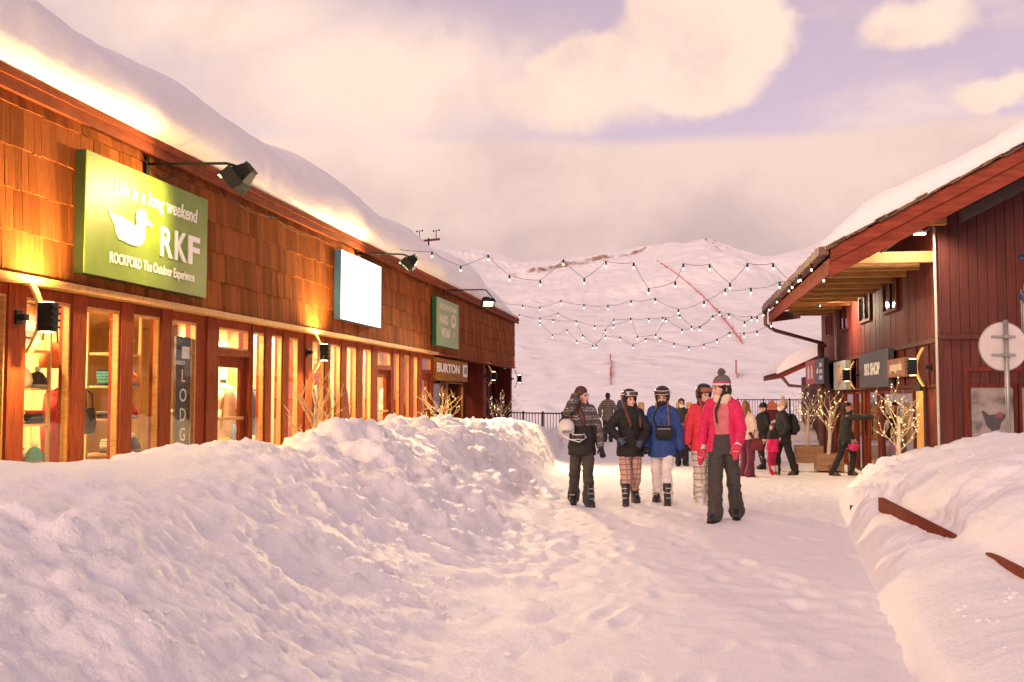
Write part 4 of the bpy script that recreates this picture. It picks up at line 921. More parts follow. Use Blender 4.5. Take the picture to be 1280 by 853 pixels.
# rake boards on the gable front, eave fascia
def rake(x0, x1, y0, y1, zo0, zo1, name, mt): RB(MB().add([(x0, y0, roof_z(x0)+zo0), (x1, y0, roof_z(x1)+zo0), (x1, y0, roof_z(x1)+zo1), (x0, y0, roof_z(x0)+zo1), (x0, y1, roof_z(x0)+zo0), (x1, y1, roof_z(x1)+zo0), (x1, y1, roof_z(x1)+zo1), (x0, y1, roof_z(x0)+zo1)], [(0, 1, 2, 3), (7, 6, 5, 4), (0, 4, 5, 1), (1, 5, 6, 2), (2, 6, 7, 3), (3, 7, 4, 0)]), name, mt)
rake(XE-.02, 9.6, YF-.045, YF-.005, -.26, -.015, 'barge_board', BARGE); rake(XE-.02, 9.6, YF-.09, YF-.047, -.02, .19, 'barge_board', BARGE)
rake(4.62, 9.6, 17.0, 17.16, -.46, -.26, 'purlin', M('dark_beam', (.075, .05, .045), .7))
RB(MB().bar((XE-.022, YF-.05, ZE-.10), (XE-.022, YC, ZE-.10), .04, .26), 'fascia', BARGE)
RB(MB().bar((XE-.022, YC, ZE-.10), (4.0, YD, roof_z(4.0)-.30), .04, .26), 'fascia', BARGE)
# gutter with brackets and downpipes
RB(MB().bar((XE-.12, YF-.06, ZE+.09), (XE-.12, YC+.15, ZE+.07), .15, .015).bar((XE-.19, YF-.06, ZE+.15), (XE-.19, YC+.15, ZE+.13), .015, .12).bar((XE-.12, YF-.068, ZE+.15), (XE-.12, YF-.05, ZE+.15), .15, .12), 'gutter', PIPE)
for k in range(13): RB(MB().box((XE-.115, YF+.2+k*.8, ZE+.14), (.17, .03, .13)), 'gutter_bracket', PIPE)
RB(MB().tube([(XE-.12, YC+.05, ZE+.06), (XE-.12, YC+.05, ZE-.28), (XE+.15, YC+.35, ZE-.42), (4.15, 29.4, 3.02), (4.30, 29.9, 2.96)], .05, 8), 'downpipe', PIPE, rb, True)
RB(MB().tube([(4.22, 30.2, 3.05), (4.22, 30.2, -.4)], .10, 10), 'downpipe', PIPE, rb, True)
RB(MB().tube([(4.37, BY+.16, 4.5), (4.37, BY-.10, 4.38), (4.37, BY-.10, -.3)], .022, 8), 'conduit', PALEPIPE, rb, True)
RB(MB().tube([(4.40, 28.62, 4.0), (4.40, 28.62, 2.5)], .03, 8), 'conduit', PALEPIPE, rb, True)
RB(MB().tube([(3.35, 17.0, 3.86), (3.7, 17.2, 4.1), (4.2, 17.7, 4.40), (4.37, 17.76, 4.42)], .012, 6), 'conduit', PALEPIPE, rb, True)
# shakes along the rake and eave
shk = []
for k in range(4):
    b_ = MB().box((0, 0, 0), (.17, .30, .026)); b_.v = [(x+random.uniform(-.008, .008), y+random.uniform(-.02, .02), z+random.uniform(-.006, .006)) for x, y, z in b_.v]; me = b_.mesh('shake'); me.materials.append(SHAKE); shk.append(me)
x = XE-.02
while x < 8.4:
    for lay in range(2): link('shake', random.choice(shk), rb, (x-BX+random.uniform(-.03, .03), YF-.02+random.uniform(-.02, .02)-BY, roof_z(x)+.215+.028*lay+random.uniform(-.006, .006)), (0, -math.atan(SL), random.uniform(-.03, .03)))
    x += .155
y = YF+.2
while y < YC: link('shake', random.choice(shk), rb, (XE-.02-BX, y-BY, ZE+.20+random.uniform(-.01, .01)), (0, -math.atan(SL), PI/2+random.uniform(-.03, .03))); y += .17
# snow slab on the roof
us = np.linspace(0, 1, 90); vs_ = np.linspace(0, 1, 110); P = np.zeros((110, 90, 3))
for j, v in enumerate(vs_):
    yy = YF-.08 + v*(YD+.3-YF)
    xe = XE-.10 if yy < YC else XE-.10+(yy-YC)/(YD-YC)*1.54
    xq = xe + (9.6-xe)*us**1.7; d_ = np.minimum.reduce([(xq-xe)/.9, np.full(90, (yy-YF+.08)/.22)])
    th = .05+.34*np.sqrt(np.clip(1-(1-np.clip(d_, 0, 1))**2, 0, 1))
    P[j] = np.stack([xq, np.full(90, yy), roof_z(xq)+.21+th], 1)
q = P.reshape(-1, 3); n_ = .05*fbm(q*.9, 3, 81)+.02*billow(q*2.5, 2, 83); P[..., 2] += n_.reshape(P.shape[:2])*np.clip(.3+(P[..., 0]-XE), .3, 1)
e0 = P.copy(); skirt = P[0:1].copy(); skirt[..., 2] = roof_z(skirt[..., 0])+.22; side = np.concatenate([skirt, P], 0)
sk2 = side[:, 0:1].copy(); sk2[..., 2] = roof_z(sk2[..., 0])+.20
o = surf(np.concatenate([sk2, side], 1), 'roof_snow', SNOW_ROOF); tag(o, 'thin snow slab on the sloping roof of the ski shop', 'roof snow', kind='stuff')
# bright work lamp under the gable eave
t = thing('work_lamp', 'small bright lamp under the gable eave of the ski shop', 'lamp', (4.03, 17.3, 4.22))
MB().box((0, 0, 0), (.20, .10, .05)).tube([(.08, .02, .0), (.2, .15, .1)], .012, 6).build('housing', GREYM, t); MB().box((0, -.02, -.03), (.17, .09, .012)).build('lens', E('white_lamp_face', (1, .93, .78), 25), t)
ld = bpy.data.lights.new('lamp_light', 'SPOT'); ld.energy = 150; ld.color = (1, .84, .60); ld.spot_size = 2.7; ld.spot_blend = .6; ld.shadow_soft_size = .05; link('lamp_light', ld, t, (0, .0, -.045), (math.radians(35), 0, 0))
t = thing('work_lamp', 'small lamp tucked under the joists washing the small upper windows', 'lamp', (3.55, 25.9, 3.79))
MB().box((0, 0, 0), (.12, .16, .06)).build('housing', GREYM, t); MB().box((.062, 0, -.01), (.008, .13, .04)).build('lens', E('white_lamp_face_b', (1, .93, .78), 12), t)
ld = bpy.data.lights.new('lamp_light', 'SPOT'); ld.energy = 320; ld.color = (1, .80, .55); ld.spot_size = 2.6; ld.spot_blend = .7; ld.shadow_soft_size = .05; link('lamp_light', ld, t, (.075, 0, -.01), Vector((.8, -.25, -.55)).to_track_quat('-Z', 'Y').to_euler())
# signs of the right-hand shops
CHAR = M('sign_charcoal', (.045, .045, .05), .5); SAGE2 = M('sign_pale_green', (.42, .50, .38), .5); ORNG = M('sign_orange', (.62, .26, .12), .5); REDS = M('sign_red', (.50, .04, .03), .5); NAVY = M('sign_night', (.03, .03, .05), .45); OAK = M('sign_oak', (.27, .11, .05), .6, .3, 3, .2, (1, 1, 8))
s, w, h, yf = wall_sign('shop_sign', 'large charcoal sign reading SKI SHOP above the door', 21.25, 24.5, 1.70, 2.49, .10, CHAR, CHAR, BX-.06, -PI/2)
text('SKI SHOP', .36, (-.1, yf-.001, .0), LET, s, sx=1.15, bold=.01)
s, w, h, yf = wall_sign('shop_sign', 'small oak sign reading patagonia beside the charcoal sign', 19.55, 21.1, 1.88, 2.24, .16, OAK, OAK, BX-.05, -PI/2)
text('patagonia', .24, (0, yf-.001, .02), CREAM, s, sx=1.15, bold=.008)
s, w, h, yf = wall_sign('shop_sign', 'pale green square sign with a round orange emblem', 26.05, 27.95, 1.68, 2.42, .12, SAGE2, SAGE2, BX-.10, -PI/2)
MB().prism([(.0+.42*math.cos(k*PI/10), .03+.24*math.sin(k*PI/10)) for k in range(20)], yf-.012, yf).build('emblem', ORNG, s)
MB().prism([(-.16, -.16), (.02, -.20), (-.20, -.31), (-.34, -.30)], yf-.012, yf).build('emblem', ORNG, s)
MB().prism([(.0+.33*math.cos(k*PI/8), .035+.185*math.sin(k*PI/8)) for k in range(16)], yf-.018, yf-.0125).build('emblem', M('sign_peach', (.66, .40, .22), .5), s)
s, w, h, yf = wall_sign('shop_sign', 'red sign panel with white figures next to the downpipe', 30.45, 32.6, 1.88, 2.60, .12, REDS, REDS, BX-.25, -PI/2)
for dx in (-.35, .4): MB().prism([(dx-.16, -.2), (dx+.16, -.2), (dx+.16, .06), (dx+.08, .2), (dx-.08, .2), (dx-.16, .06)], yf-.012, yf).build('emblem', LET, s)
s, w, h, yf = wall_sign('shop_sign', 'night blue sign panel with white lettering beside the red one', 28.7, 30.4, 1.86, 2.58, .12, NAVY, NAVY, BX-.25, -PI/2)
for k in range(3): MB().box((.3, yf-.006, .18-.18*k), (.5, .012, .11)).build('emblem', LET, s)
MB().prism([(-.55, -.05), (-.2, -.05), (-.2, .12), (-.55, .05)], yf-.012, yf).build('emblem', LET, s)
sconce('curved wooden wall lamp near the gable corner of the ski shop', (BX-.005, 18.5, 2.02), -PI/2, 24)
sconce('curved wooden wall lamp between the pale green and charcoal signs', (BX-.005, 25.35, 2.02), -PI/2, 24)
# tall carved board by the corner
t = thing('carved_board', 'narrow carved timber board leaning by the ski shop window', 'board', (BX-.12, 18.9, -.3))
MB().box((0, 0, .95), (.05, .30, 1.9)).build('board', SCW, t); MB().box((0, 0, 1.98), (.06, .30, .16)).build('cap', BLACKM, t)

# ---- the next roof beyond
nb = thing('far_shed', 'small far shed with a snowy roof beyond the ski shop', 'shed', (5.2, 38, 0))
MB().mm(.0, 3, -1, 5, -.6, 2.3).build('wall', DARKRED, nb)
MB().add([(-1.5, -1.6, 2.15), (3, -1.6, 4.2), (3, 5.4, 4.2), (-1.5, 5.4, 2.15), (-1.5, -1.6, 2.35), (3, -1.6, 4.4), (3, 5.4, 4.4), (-1.5, 5.4, 2.35)], [(0, 1, 2, 3), (7, 6, 5, 4), (0, 4, 5, 1), (1, 5, 6, 2), (2, 6, 7, 3), (3, 7, 4, 0)]).build('roof', BARGE, nb)
MB().tube([(-1.45, -1.5, 2.2), (-1.2, -1.4, 1.9), (-.15, -1.2, 1.8), (-.1, -1.2, -.4)], .06, 8).build('downpipe', PIPE, nb, True)
us = np.linspace(0, 1, 24); P = np.zeros((20, 24, 3))
for j in range(20):
    yy = -1.75+7.2*j/19; xx = -1.65+4.6*us; th = .10+.42*np.sqrt(np.clip(1-(1-np.clip(us/.22, 0, 1))**2, 0, 1)); P[j] = np.stack([xx+5.2, np.full(24, yy+38), 2.35+(xx+1.5)*.456+th], 1)
q = P.reshape(-1, 3); P[..., 2] += (.08*fbm(q*.8, 2, 91)).reshape(20, 24); sk = P[0:1].copy(); sk[..., 2] = 2.36+(sk[..., 0]-5.2+1.5)*.456; sd2 = np.concatenate([sk, P], 0)
sk = sd2[:, 0:1].copy(); sk[..., 2] = 2.34
o = surf(np.concatenate([sk, sd2], 1), 'roof_snow', SNOW_ROOF); tag(o, 'rounded snow cap on the small far shed roof', 'roof snow', kind='stuff')

# ---- road sign seen from behind
t = thing('road_sign', 'round road sign seen from behind on a grey post in the bank', 'sign', (4.08, 13.25, .6), math.radians(10))
MB().tube([(.02, .03, 0), (.02, .03, 1.86)], .028, 10).build('post', GREYM, t, True)
def disc(r, y0, y1, n=40): return MB().prism([(r*math.cos(2*PI*k/n), 1.53+r*math.sin(2*PI*k/n)) for k in range(n)], y0, y1)
d_ = disc(.305, .062, .07).build('disc', M('sign_back', (.62, .56, .53), .45, .06, 6, metal=.1), t)
rim = MB(); rim.tube([(.305*math.cos(2*PI*k/40), .066, 1.53+.305*math.sin(2*PI*k/40)) for k in range(41)], .008, 6, False); rim.build('rim', GREYM, t, True)
for z in (1.42, 1.65): MB().box((0, .052, z), (.30, .016, .03)).box((.02, .02, z), (.08, .07, .04)).build('clamp', GREYM, t)
# ---- blue spiral stair rail
t = thing('spiral_stair', 'blue spiral stair with a curved handrail at the gable wall', 'stair', (6.2, 16.9, -.2)); BLUEP = M('blue_paint', (.03, .07, .16), .4, .1)
def hel(r, a0, a1, z0, z1, n=30): return [(r*math.cos(a0+(a1-a0)*k/n), r*math.sin(a0+(a1-a0)*k/n), z0+(z1-z0)*k/n) for k in range(n+1)]
MB().tube(hel(.72, PI*1.55, PI*.55, 2.9, 3.55), .03, 8).build('handrail', BLUEP, t, True)
MB().tube(hel(.72, PI*1.0, -PI*.4, 3.9, 4.6), .03, 8).build('handrail', BLUEP, t, True)
MB().tube([(0, 0, 0), (0, 0, 4.4)], .05, 10).build('newel', GREYM, t, True)
for k in range(8):
    a = PI*1.5-k*.32; MB().bar((.05*math.cos(a), .05*math.sin(a), 1.9+k*.12), (.72*math.cos(a), .72*math.sin(a), 1.9+k*.12), .22, .03).build('tread', GREYM, t); MB().tube([(.71*math.cos(a), .71*math.sin(a), 1.9+k*.12), (.71*math.cos(a), .71*math.sin(a), 2.9+k*.09)], .014, 6).build('baluster', GREYM, t, True)

# ---- iron fences at the end of the street
def fence(label, p0, p1, h, n, posts=4):
    p0, p1 = Vector(p0), Vector(p1); t = thing('railing', label, 'railing', p0, group='black iron railings at the end of the street'); d_ = p1-p0
    for z in (h, h*.12): MB().bar(Vector((0, 0, z)), d_+Vector((0, 0, z)), .045, .045).build('rail', BLACKM, t)
    bar = MB().box((0, 0, h*.56), (.022, .022, h*.86)).mesh('bar'); bar.materials.append(BLACKM)
    for k in range(n): link('bar', bar, t, d_*((k+.5)/n))
    for k in range(posts+1): MB().box(d_*(k/posts)+Vector((0, 0, h*.53)), (.06, .06, h*1.06)).build('post', BLACKM, t)
fence('black iron railing behind the snow bank at the shop corner', (-6.2, 36.0, -.2), (-3.4, 36.6, -.25), 1.12, 26)
fence('black iron railing across the street end behind the crowd', (3.0, 50, .15), (9.2, 50, .15), 1.2, 48, 5)
# low snow heaps before the far railing
def heap(label, c, r, h, seed):
    n, m_ = 34, 26; P = np.zeros((m_, n, 3)); 
    for j in range(m_):
        for i in range(n):
            a = 2*PI*i/(n-1); rr_ = j/(m_-1); P[j, i] = (c[0]+r[0]*rr_*math.cos(a), c[1]+r[1]*rr_*math.sin(a), c[2]+h*(math.cos(rr_*PI)*.5+.5)-.15)
    q_ = P.reshape(-1, 3); P[..., 2] += (.12*h*fbm(q_*1.6, 3, seed)+.08*h*billow(q_*3, 2, seed+3)).reshape(m_, n)
    P[:, -1] = P[:, 0]
    o_ = surf(P, 'snow_heap', SNOW, flip=True); tag(o_, label, 'snow heap', 'snow heaps at the end of the street')
heap('snow heap in front of the far railing beside the ski shop', (4.2, 40, -.3), (3.6, 3.0), 1.0, 5)
heap('low snow heap at the street end behind the crowd', (.5, 44, -.35), (4.0, 2.5), .75, 9)
heap('snow heap against the corner railing beyond the shops', (-4.4, 33.6, -.3), (2.6, 2.6), .80, 13)
heap('small snow heap beside the planter boxes', (3.0, 29.5, -.35), (1.3, 1.6), .42, 17)
for k, x in enumerate((-1.35, .15, .55, 1.05, 1.45, 1.95, 2.3)):
    o = MB().loft([(0, 0, 0, .13, .13), (0, 0, 1.62, .125, .125), (0, 0, 1.70, .09, .09)], 12).build('timber_post', SCW, None, True); o.location = (x, 40.2+.1*(k % 2), -.42); tag(o, ['first', 'second', 'third', 'fourth', 'fifth', 'sixth', 'seventh'][k]+' round topped timber post from the left behind the crowd', 'post', 'row of timber posts behind the crowd')
t = thing('trail_marker', 'small orange gable roofed hut by the far railing', 'hut', (4.5, 48.5, .1)); HUT = M('orange_board', (.45, .12, .05), .6)
MB().prism([(-.42, .82), (.42, .82), (0, 1.25)], -.3, .3).build('roof', HUT, t); MB().box((0, 0, .4), (.6, .5, .8)).build('wall', DARKRED, t)
# weather mast on the ridge behind the roof
t = thing('weather_mast', 'thin weather mast with anemometers behind the shop roof', 'mast', (-15.6, 62, 0))
MB().tube([(0, 0, -2), (0, 0, 11.7)], .06, 6).build('pole', BLACKM, t); MB().bar((-.8, 0, 11.5), (.75, 0, 11.62), .08, .14).build('arm', DARKRED, t)
for x in (-.6, .5): MB().tube([(x, 0, 11.55), (x, 0, 12.2)], .03, 6).ell((x-.18, 0, 12.15), .06, 8, 6).ell((x+.18, 0, 12.2), .06, 8, 6).bar((x-.2, 0, 12.16), (x+.2, 0, 12.2), .025, .025).build('anemometer', BLACKM, t)

# ---- deck and planters by the ski shop
t = thing('timber_deck', 'snow dusted timber boardwalk before the planter boxes', 'boardwalk', (3.3, 26.5, -.31))
for k in range(12): MB().box((.1, -1.5+k*.29, -.03+random.uniform(0, .008)), (1.7, .27, .05)).build('plank', PLANTER, t)
def planter(label, loc, w, h):
    t_2 = thing('planter_box', label, 'planter', loc, group='timber planter boxes')
    for k in range(3):
        z = h*(k+.5)/3
        for s in (-1, 1): MB().box((0, s*w/2, z), (w, .03, h/3-.008)).build('board', PLANTER, t_2); MB().box((s*(w/2-.016), 0, z), (.03, w-.034, h/3-.008)).build('board', PLANTER, t_2)
    MB().box((0, 0, h-.06), (w-.07, w-.07, .05)).build('soil', SNOW, t_2)
BARK = M('pale_bark', (.62, .50, .38), .7, .2, 8, .3); TWIG = M('pale_twig', (.60, .46, .30), .7, .2, 8)
def twig_tree(label, loc, h, seed, lit, spread=.55, tr=.05, thick=1.0, mt=None):
    R_ = random.Random(seed); t_2 = thing('twig_tree', label, 'tree', loc, R_.uniform(0, 6)); br_ = MB(); tips = []
    def grow(p, d_, L_, r_, lv):
        pts = [p]; n = 5
        for k in range(n):
            d_ = (d_+Vector((R_.uniform(-1, 1), R_.uniform(-1, 1), R_.uniform(-.5, .9)))*.16).normalized(); p = p+d_*L_/n; pts.append(p)
            if lv > 0 and k >= 1 and R_.random() < .8:
                sdv = Vector((R_.uniform(-1, 1), R_.uniform(-1, 1), R_.uniform(.0, .7))).normalized(); grow(p, (d_*.7+sdv*.8).normalized(), L_*R_.uniform(.4, .65), r_*.55, lv-1)
            tips.append(p)
        br_.tube(pts, [r_*(1-.72*k/n) for k in range(n+1)], 5)
    top_ = Vector((R_.uniform(-.04, .04), R_.uniform(-.04, .04), h*.62))
    MB().tube([(0, 0, 0), top_*.4+Vector((.015, .01, 0)), top_*.7, top_], [tr, tr*.85, tr*.7, tr*.5], 10).build('trunk', mt or BARK, t_2, True)
    n = 11
    for k in range(n):
        a = k*2.4+R_.uniform(-.3, .3); f_ = .38+.62*k/n; grow(top_*f_, Vector((math.cos(a)*spread, math.sin(a)*spread, .65)).normalized(), h*R_.uniform(.20, .34), tr*.26*thick, 2)
    br_.build('branches', mt or TWIG, t_2, True)
    if lit:
        bl_ = MB(); R_.shuffle(tips)
        for p in tips[:lit]: bl_.ell(p, .011, 6, 4)
        o_ = bl_.build('fairy_lights', FAIRY, t_2); o_['kind'] = 'stuff'
WARMT = M('warm_twig', (.62, .46, .26), .7, .2, 8)
twig_tree('tall bare pale twig tree between the bank and the shop piers', (-5.5, 14.85, .15), 1.9, 5, 0, .42, .085, .9, WARMT)
twig_tree('small bare twig tree before the wooden box sign', (-5.5, 23.3, .05), 2.0, 11, 40, .8, .05, 1.5, WARMT)
twig_tree('small twig tree with fairy lights at the last shop corner', (-5.5, 31.6, -.1), 1.95, 17, 70, .7, .05)
planter('front timber planter box beside the man at the door', (3.66, 25.2, -.28), .62, .40); planter('rear timber planter box next to the downpipe', (3.55, 28.1, -.28), .70, .46)
twig_tree('white trunked tree with fairy lights in the front planter box', (3.66, 25.2, .08), 1.75, 23, 60, .5, .05); twig_tree('white trunked tree with fairy lights in the rear planter box', (3.55, 28.1, .12), 1.75, 29, 50, .5, .045)
twig_tree('white trunked tree with fairy lights before the ski shop window', (3.95, 18.9, .0), 1.85, 37, 70, .75, .05)

# ---- festoon lights across the street
SOCK = M('black_socket', (.02, .02, .02), .5)
gl_me = MB().ell((0, 0, -.085), (.019, .019, .024), 10, 7).mesh('globe', True); gl_me.materials.append(BULB)
so_me = MB().loft([(0, 0, -.06, .020, .020), (0, 0, .01, .022, .022), (0, 0, .025, .012, .012)], 8).mesh('socket', True); so_me.materials.append(SOCK)
F_ = 1244.0
def festoon(label, pts, ya, yb, orig=(540, 270), k=2.56, every=1):
    px = [(orig[0]+x/k, orig[1]+y/k) for x, y in pts]; W = []
    x0, x1 = px[0][0], px[-1][0]
    for (u, v) in px:
        d_ = FW*F_+RT*(u-640)-UP*(v-426.5); Y = ya+(yb-ya)*(u-x0)/(x1-x0); W.append(Vector((0, 0, 1.5))+d_*(Y/d_.y))
    t_2 = thing('festoon_lights', label, 'string lights', W[0], group='festoon lights across the street'); o_ = W[0]; path = []
    for a, b_ in zip(W, W[1:]):
        for s in range(5):
            q_ = s/5; path.append(a.lerp(b_, q_)+Vector((0, 0, -.16*q_*(1-q_)*(b_-a).length**.5))-o_)
    path.append(W[-1]-o_); MB().tube(path, .005, 5).build('wire', CAB, t_2, True)
    for w_ in W: link('socket', so_me, t_2, w_-o_-Vector((0, 0, .02))); link('globe', gl_me, t_2, w_-o_-Vector((0, 0, .02)))
festoon('highest nearest string of bulbs zigzagging from the shop eave', [(-180, 92), (0, 115), (92, 160), (180, 125), (248, 190), (346, 206), (420, 140), (487, 200), (556, 145), (645, 150), (693, 232), (778, 210), (804, 153), (888, 155), (953, 215), (1009, 152), (1091, 152), (1152, 212)], 21.5, 19.5)
festoon('second string of bulbs below the cliff band', [(200, 270), (290, 285), (345, 291), (413, 270), (486, 283), (563, 286), (637, 270), (714, 263), (788, 298), (870, 272), (938, 233), (1020, 231), (1112, 211), (1172, 190)], 33, 18)
festoon('third string of bulbs in gentle swags over the crowd', [(280, 315), (345, 327), (388, 331), (462, 335), (520, 350), (580, 348), (636, 328), (694, 327), (738, 324), (792, 315), (830, 352), (857, 353), (898, 318), (950, 312), (1000, 337), (1060, 305), (1118, 288)], 38, 24)
festoon('lowest string of bulbs in deep loops over the crowd', [(345, 340), (385, 380), (432, 364), (463, 398), (514, 413), (555, 382), (602, 387), (643, 412), (684, 391), (730, 390), (774, 407), (822, 417), (870, 410), (912, 393), (952, 371), (998, 374), (1040, 367), (1085, 340)], 38, 25)
festoon('short zigzag string of bulbs tangled between the lower strings', [(345, 325), (403, 310), (462, 338), (482, 380), (526, 412), (555, 363), (582, 330), (636, 326), (657, 384), (716, 378), (748, 326), (800, 362), (857, 355), (920, 305), (950, 312), (1022, 321), (1040, 322), (1078, 288)], 37, 25)
for x, y, k in ((2.30, 17.4, 0), (2.30, 18.9, 1), (2.30, 20.8, 2), (2.30, 23.2, 3), (2.44, 17.0, 4)):
    t = thing('festoon_bulb', ['first', 'second', 'third', 'fourth', 'lowest'][k]+' bare bulb hanging along the ski shop eave', 'bulb', (x, y, 3.73 if k < 4 else 3.5), group='single bulbs along the eave')
    link('socket', so_me, t); link('globe', gl_me, t)

# ================================================================== people
SKIN = M('skin', (.68, .42, .32), .5, .08, 20); SKIN_T = M('skin_tan', (.50, .27, .18), .5, .08, 20)
LIP = M('lips', (.42, .11, .10), .45); EYE = M('eye', (.02, .012, .01), .2); BROW = M('brow', (.06, .03, .02), .7)
H_BROWN = M('hair_brown', (.075, .028, .014), .45, .4, 30, .4, (6, 6, .5)); H_LIGHT = M('hair_light_brown', (.22, .095, .035), .45, .4, 30, .4, (6, 6, .5)); H_BLACK = M('hair_black', (.014, .010, .009), .4, .3, 30, .3, (6, 6, .5))
def cloth(name, col, bump=.5, var=.16, rough=.75): return M(name, col, rough, var, 11, bump, bdist=.012)
def pattern(name, fn, rough=.8):
    """Printed or woven cloth: fn(N, L, separated object coords) returns a colour socket."""
    m, t, b = nt(name); N = t.nodes.new; L = t.links.new; co = N('ShaderNodeTexCoord').outputs['Object']; sp = N('ShaderNodeSeparateXYZ'); L(co, sp.inputs[0])
    L(fn(N, L, sp, co), b.inputs['Base Color']); b.inputs['Roughness'].default_value = rough
    nz = N('ShaderNodeTexNoise'); nz.inputs['Scale'].default_value = 11; L(co, nz.inputs['Vector']); bp = N('ShaderNodeBump'); bp.inputs['Strength'].default_value = .45; bp.inputs['Distance'].default_value = .012; L(nz.outputs[0], bp.inputs['Height']); L(bp.outputs[0], b.inputs['Normal'])
    return m
def mth(N, L, op, a, b=None, c=None):
    n = N('ShaderNodeMath'); n.operation = op
    for i, x in enumerate((a, b, c)):
        if x is None: continue
        if isinstance(x, (int, float)): n.inputs[i].default_value = x
        else: L(x, n.inputs[i])
    return n.outputs[0]
def mixc(N, L, f, a, b):
    n = N('ShaderNodeMix'); n.data_type = 'RGBA'; L(f, n.inputs[0])
    for i, x in ((6, a), (7, b)):
        if isinstance(x, tuple): n.inputs[i].default_value = (*x, 1)
        else: L(x, n.inputs[i])
    return n.outputs[2]
def lines(N, L, s, k, w): return mth(N, L, 'LESS_THAN', mth(N, L, 'FRACT', mth(N, L, 'MULTIPLY', s, k)), w)
def plaid(base, dark, light, k=13):
    def fn(N, L, sp, co):
        x, y, z = sp.outputs; xx = mth(N, L, 'ADD', x, mth(N, L, 'MULTIPLY', y, .35))
        a = lines(N, L, xx, k, .20); b = lines(N, L, z, k, .20); c = lines(N, L, xx, k*3, .22); d = lines(N, L, z, k*3, .22)
        f1 = mth(N, L, 'MULTIPLY', mth(N, L, 'MAXIMUM', a, b), .75); f2 = mth(N, L, 'MULTIPLY', mth(N, L, 'MAXIMUM', c, d), .4)
        return mixc(N, L, f1, mixc(N, L, f2, base, light), dark)
    return fn
def fairisle(lo, hi, zcut, k=26):
    """Dark knit with pale zigzag bands above zcut and on the sleeves; black below."""
    def fn(N, L, sp, co):
        x, y, z = sp.outputs
        zz = mth(N, L, 'ADD', z, mth(N, L, 'MULTIPLY', mth(N, L, 'ABSOLUTE', mth(N, L, 'SUBTRACT', mth(N, L, 'FRACT', mth(N, L, 'MULTIPLY', mth(N, L, 'ADD', x, y), 22)), .5)), .055))
        a = lines(N, L, zz, k, .30); b = lines(N, L, z, k*.31, .55); nz = N('ShaderNodeTexNoise'); nz.inputs['Scale'].default_value = 30; L(co, nz.inputs['Vector'])
        f = mth(N, L, 'MULTIPLY', mth(N, L, 'MULTIPLY', a, b), mth(N, L, 'GREATER_THAN', nz.outputs[0], .42))
        out = mth(N, L, 'MAXIMUM', mth(N, L, 'GREATER_THAN', z, zcut), mth(N, L, 'GREATER_THAN', mth(N, L, 'ABSOLUTE', x), .215))
        return mixc(N, L, mth(N, L, 'MULTIPLY', out, mth(N, L, 'MULTIPLY_ADD', f, .85, .12)), lo, hi)
    return fn
def stripes(cols):
    """Bands by height: [(z, colour), ...] from the bottom up."""
    def fn(N, L, sp, co):
        z = sp.outputs[2]; c = cols[0][1]
        for zz, cc in cols[1:]: c = mixc(N, L, mth(N, L, 'GREATER_THAN', z, zz), c, cc)
        return c
    return fn
def multi_stripe(a, b, c, k):
    def fn(N, L, sp, co):
        z = sp.outputs[2]; return mixc(N, L, lines(N, L, z, k, .35), mixc(N, L, lines(N, L, z, k*2.7, .4), a, b), c)
    return fn

def remesh(mb, name, mat, parent, vox=.011, smooth=4, wrinkle=0.0, seed=0):
    me = mb.mesh(name); o = bpy.data.objects.new(name, me); C.objects.link(o)
    r = o.modifiers.new('r', 'REMESH'); r.mode = 'VOXEL'; r.voxel_size = vox; r.use_smooth_shade = True
    if smooth: s = o.modifiers.new('s', 'SMOOTH'); s.iterations = smooth; s.factor = .5
    dg = bpy.context.evaluated_depsgraph_get(); m2 = bpy.data.meshes.new_from_object(o.evaluated_get(dg)); bpy.data.objects.remove(o); bpy.data.meshes.remove(me)
    if wrinkle and len(m2.vertices):
        n = len(m2.vertices); co = np.empty(n*3, np.float32); no = np.empty(n*3, np.float32); m2.vertices.foreach_get('co', co); m2.vertex_normals.foreach_get('vector', no); co = co.reshape(-1, 3); no = no.reshape(-1, 3)
        d = wrinkle*(billow(co*np.array([9, 9, 13])+seed*3.3, 2, seed)*.7 + fbm(co*6+seed, 2, seed+4)*.8); co += no*d[:, None].astype(np.float32); m2.vertices.foreach_set('co', co.reshape(-1))
    m2.materials.clear(); m2.materials.append(mat); m2.shade_smooth(); m2.name = name
    return link(name, m2, parent)
def ik(a, b, l0, l1, pole):
    a, b, pole = Vector(a), Vector(b), Vector(pole); d = b-a; L_ = min(d.length, (l0+l1)*.999); u = d.normalized()
    x = (l0*l0-l1*l1+L_*L_)/(2*L_); h = math.sqrt(max(l0*l0-x*x, 0)); p = pole-u*pole.dot(u); p.normalize(); return a+u*x+p*h
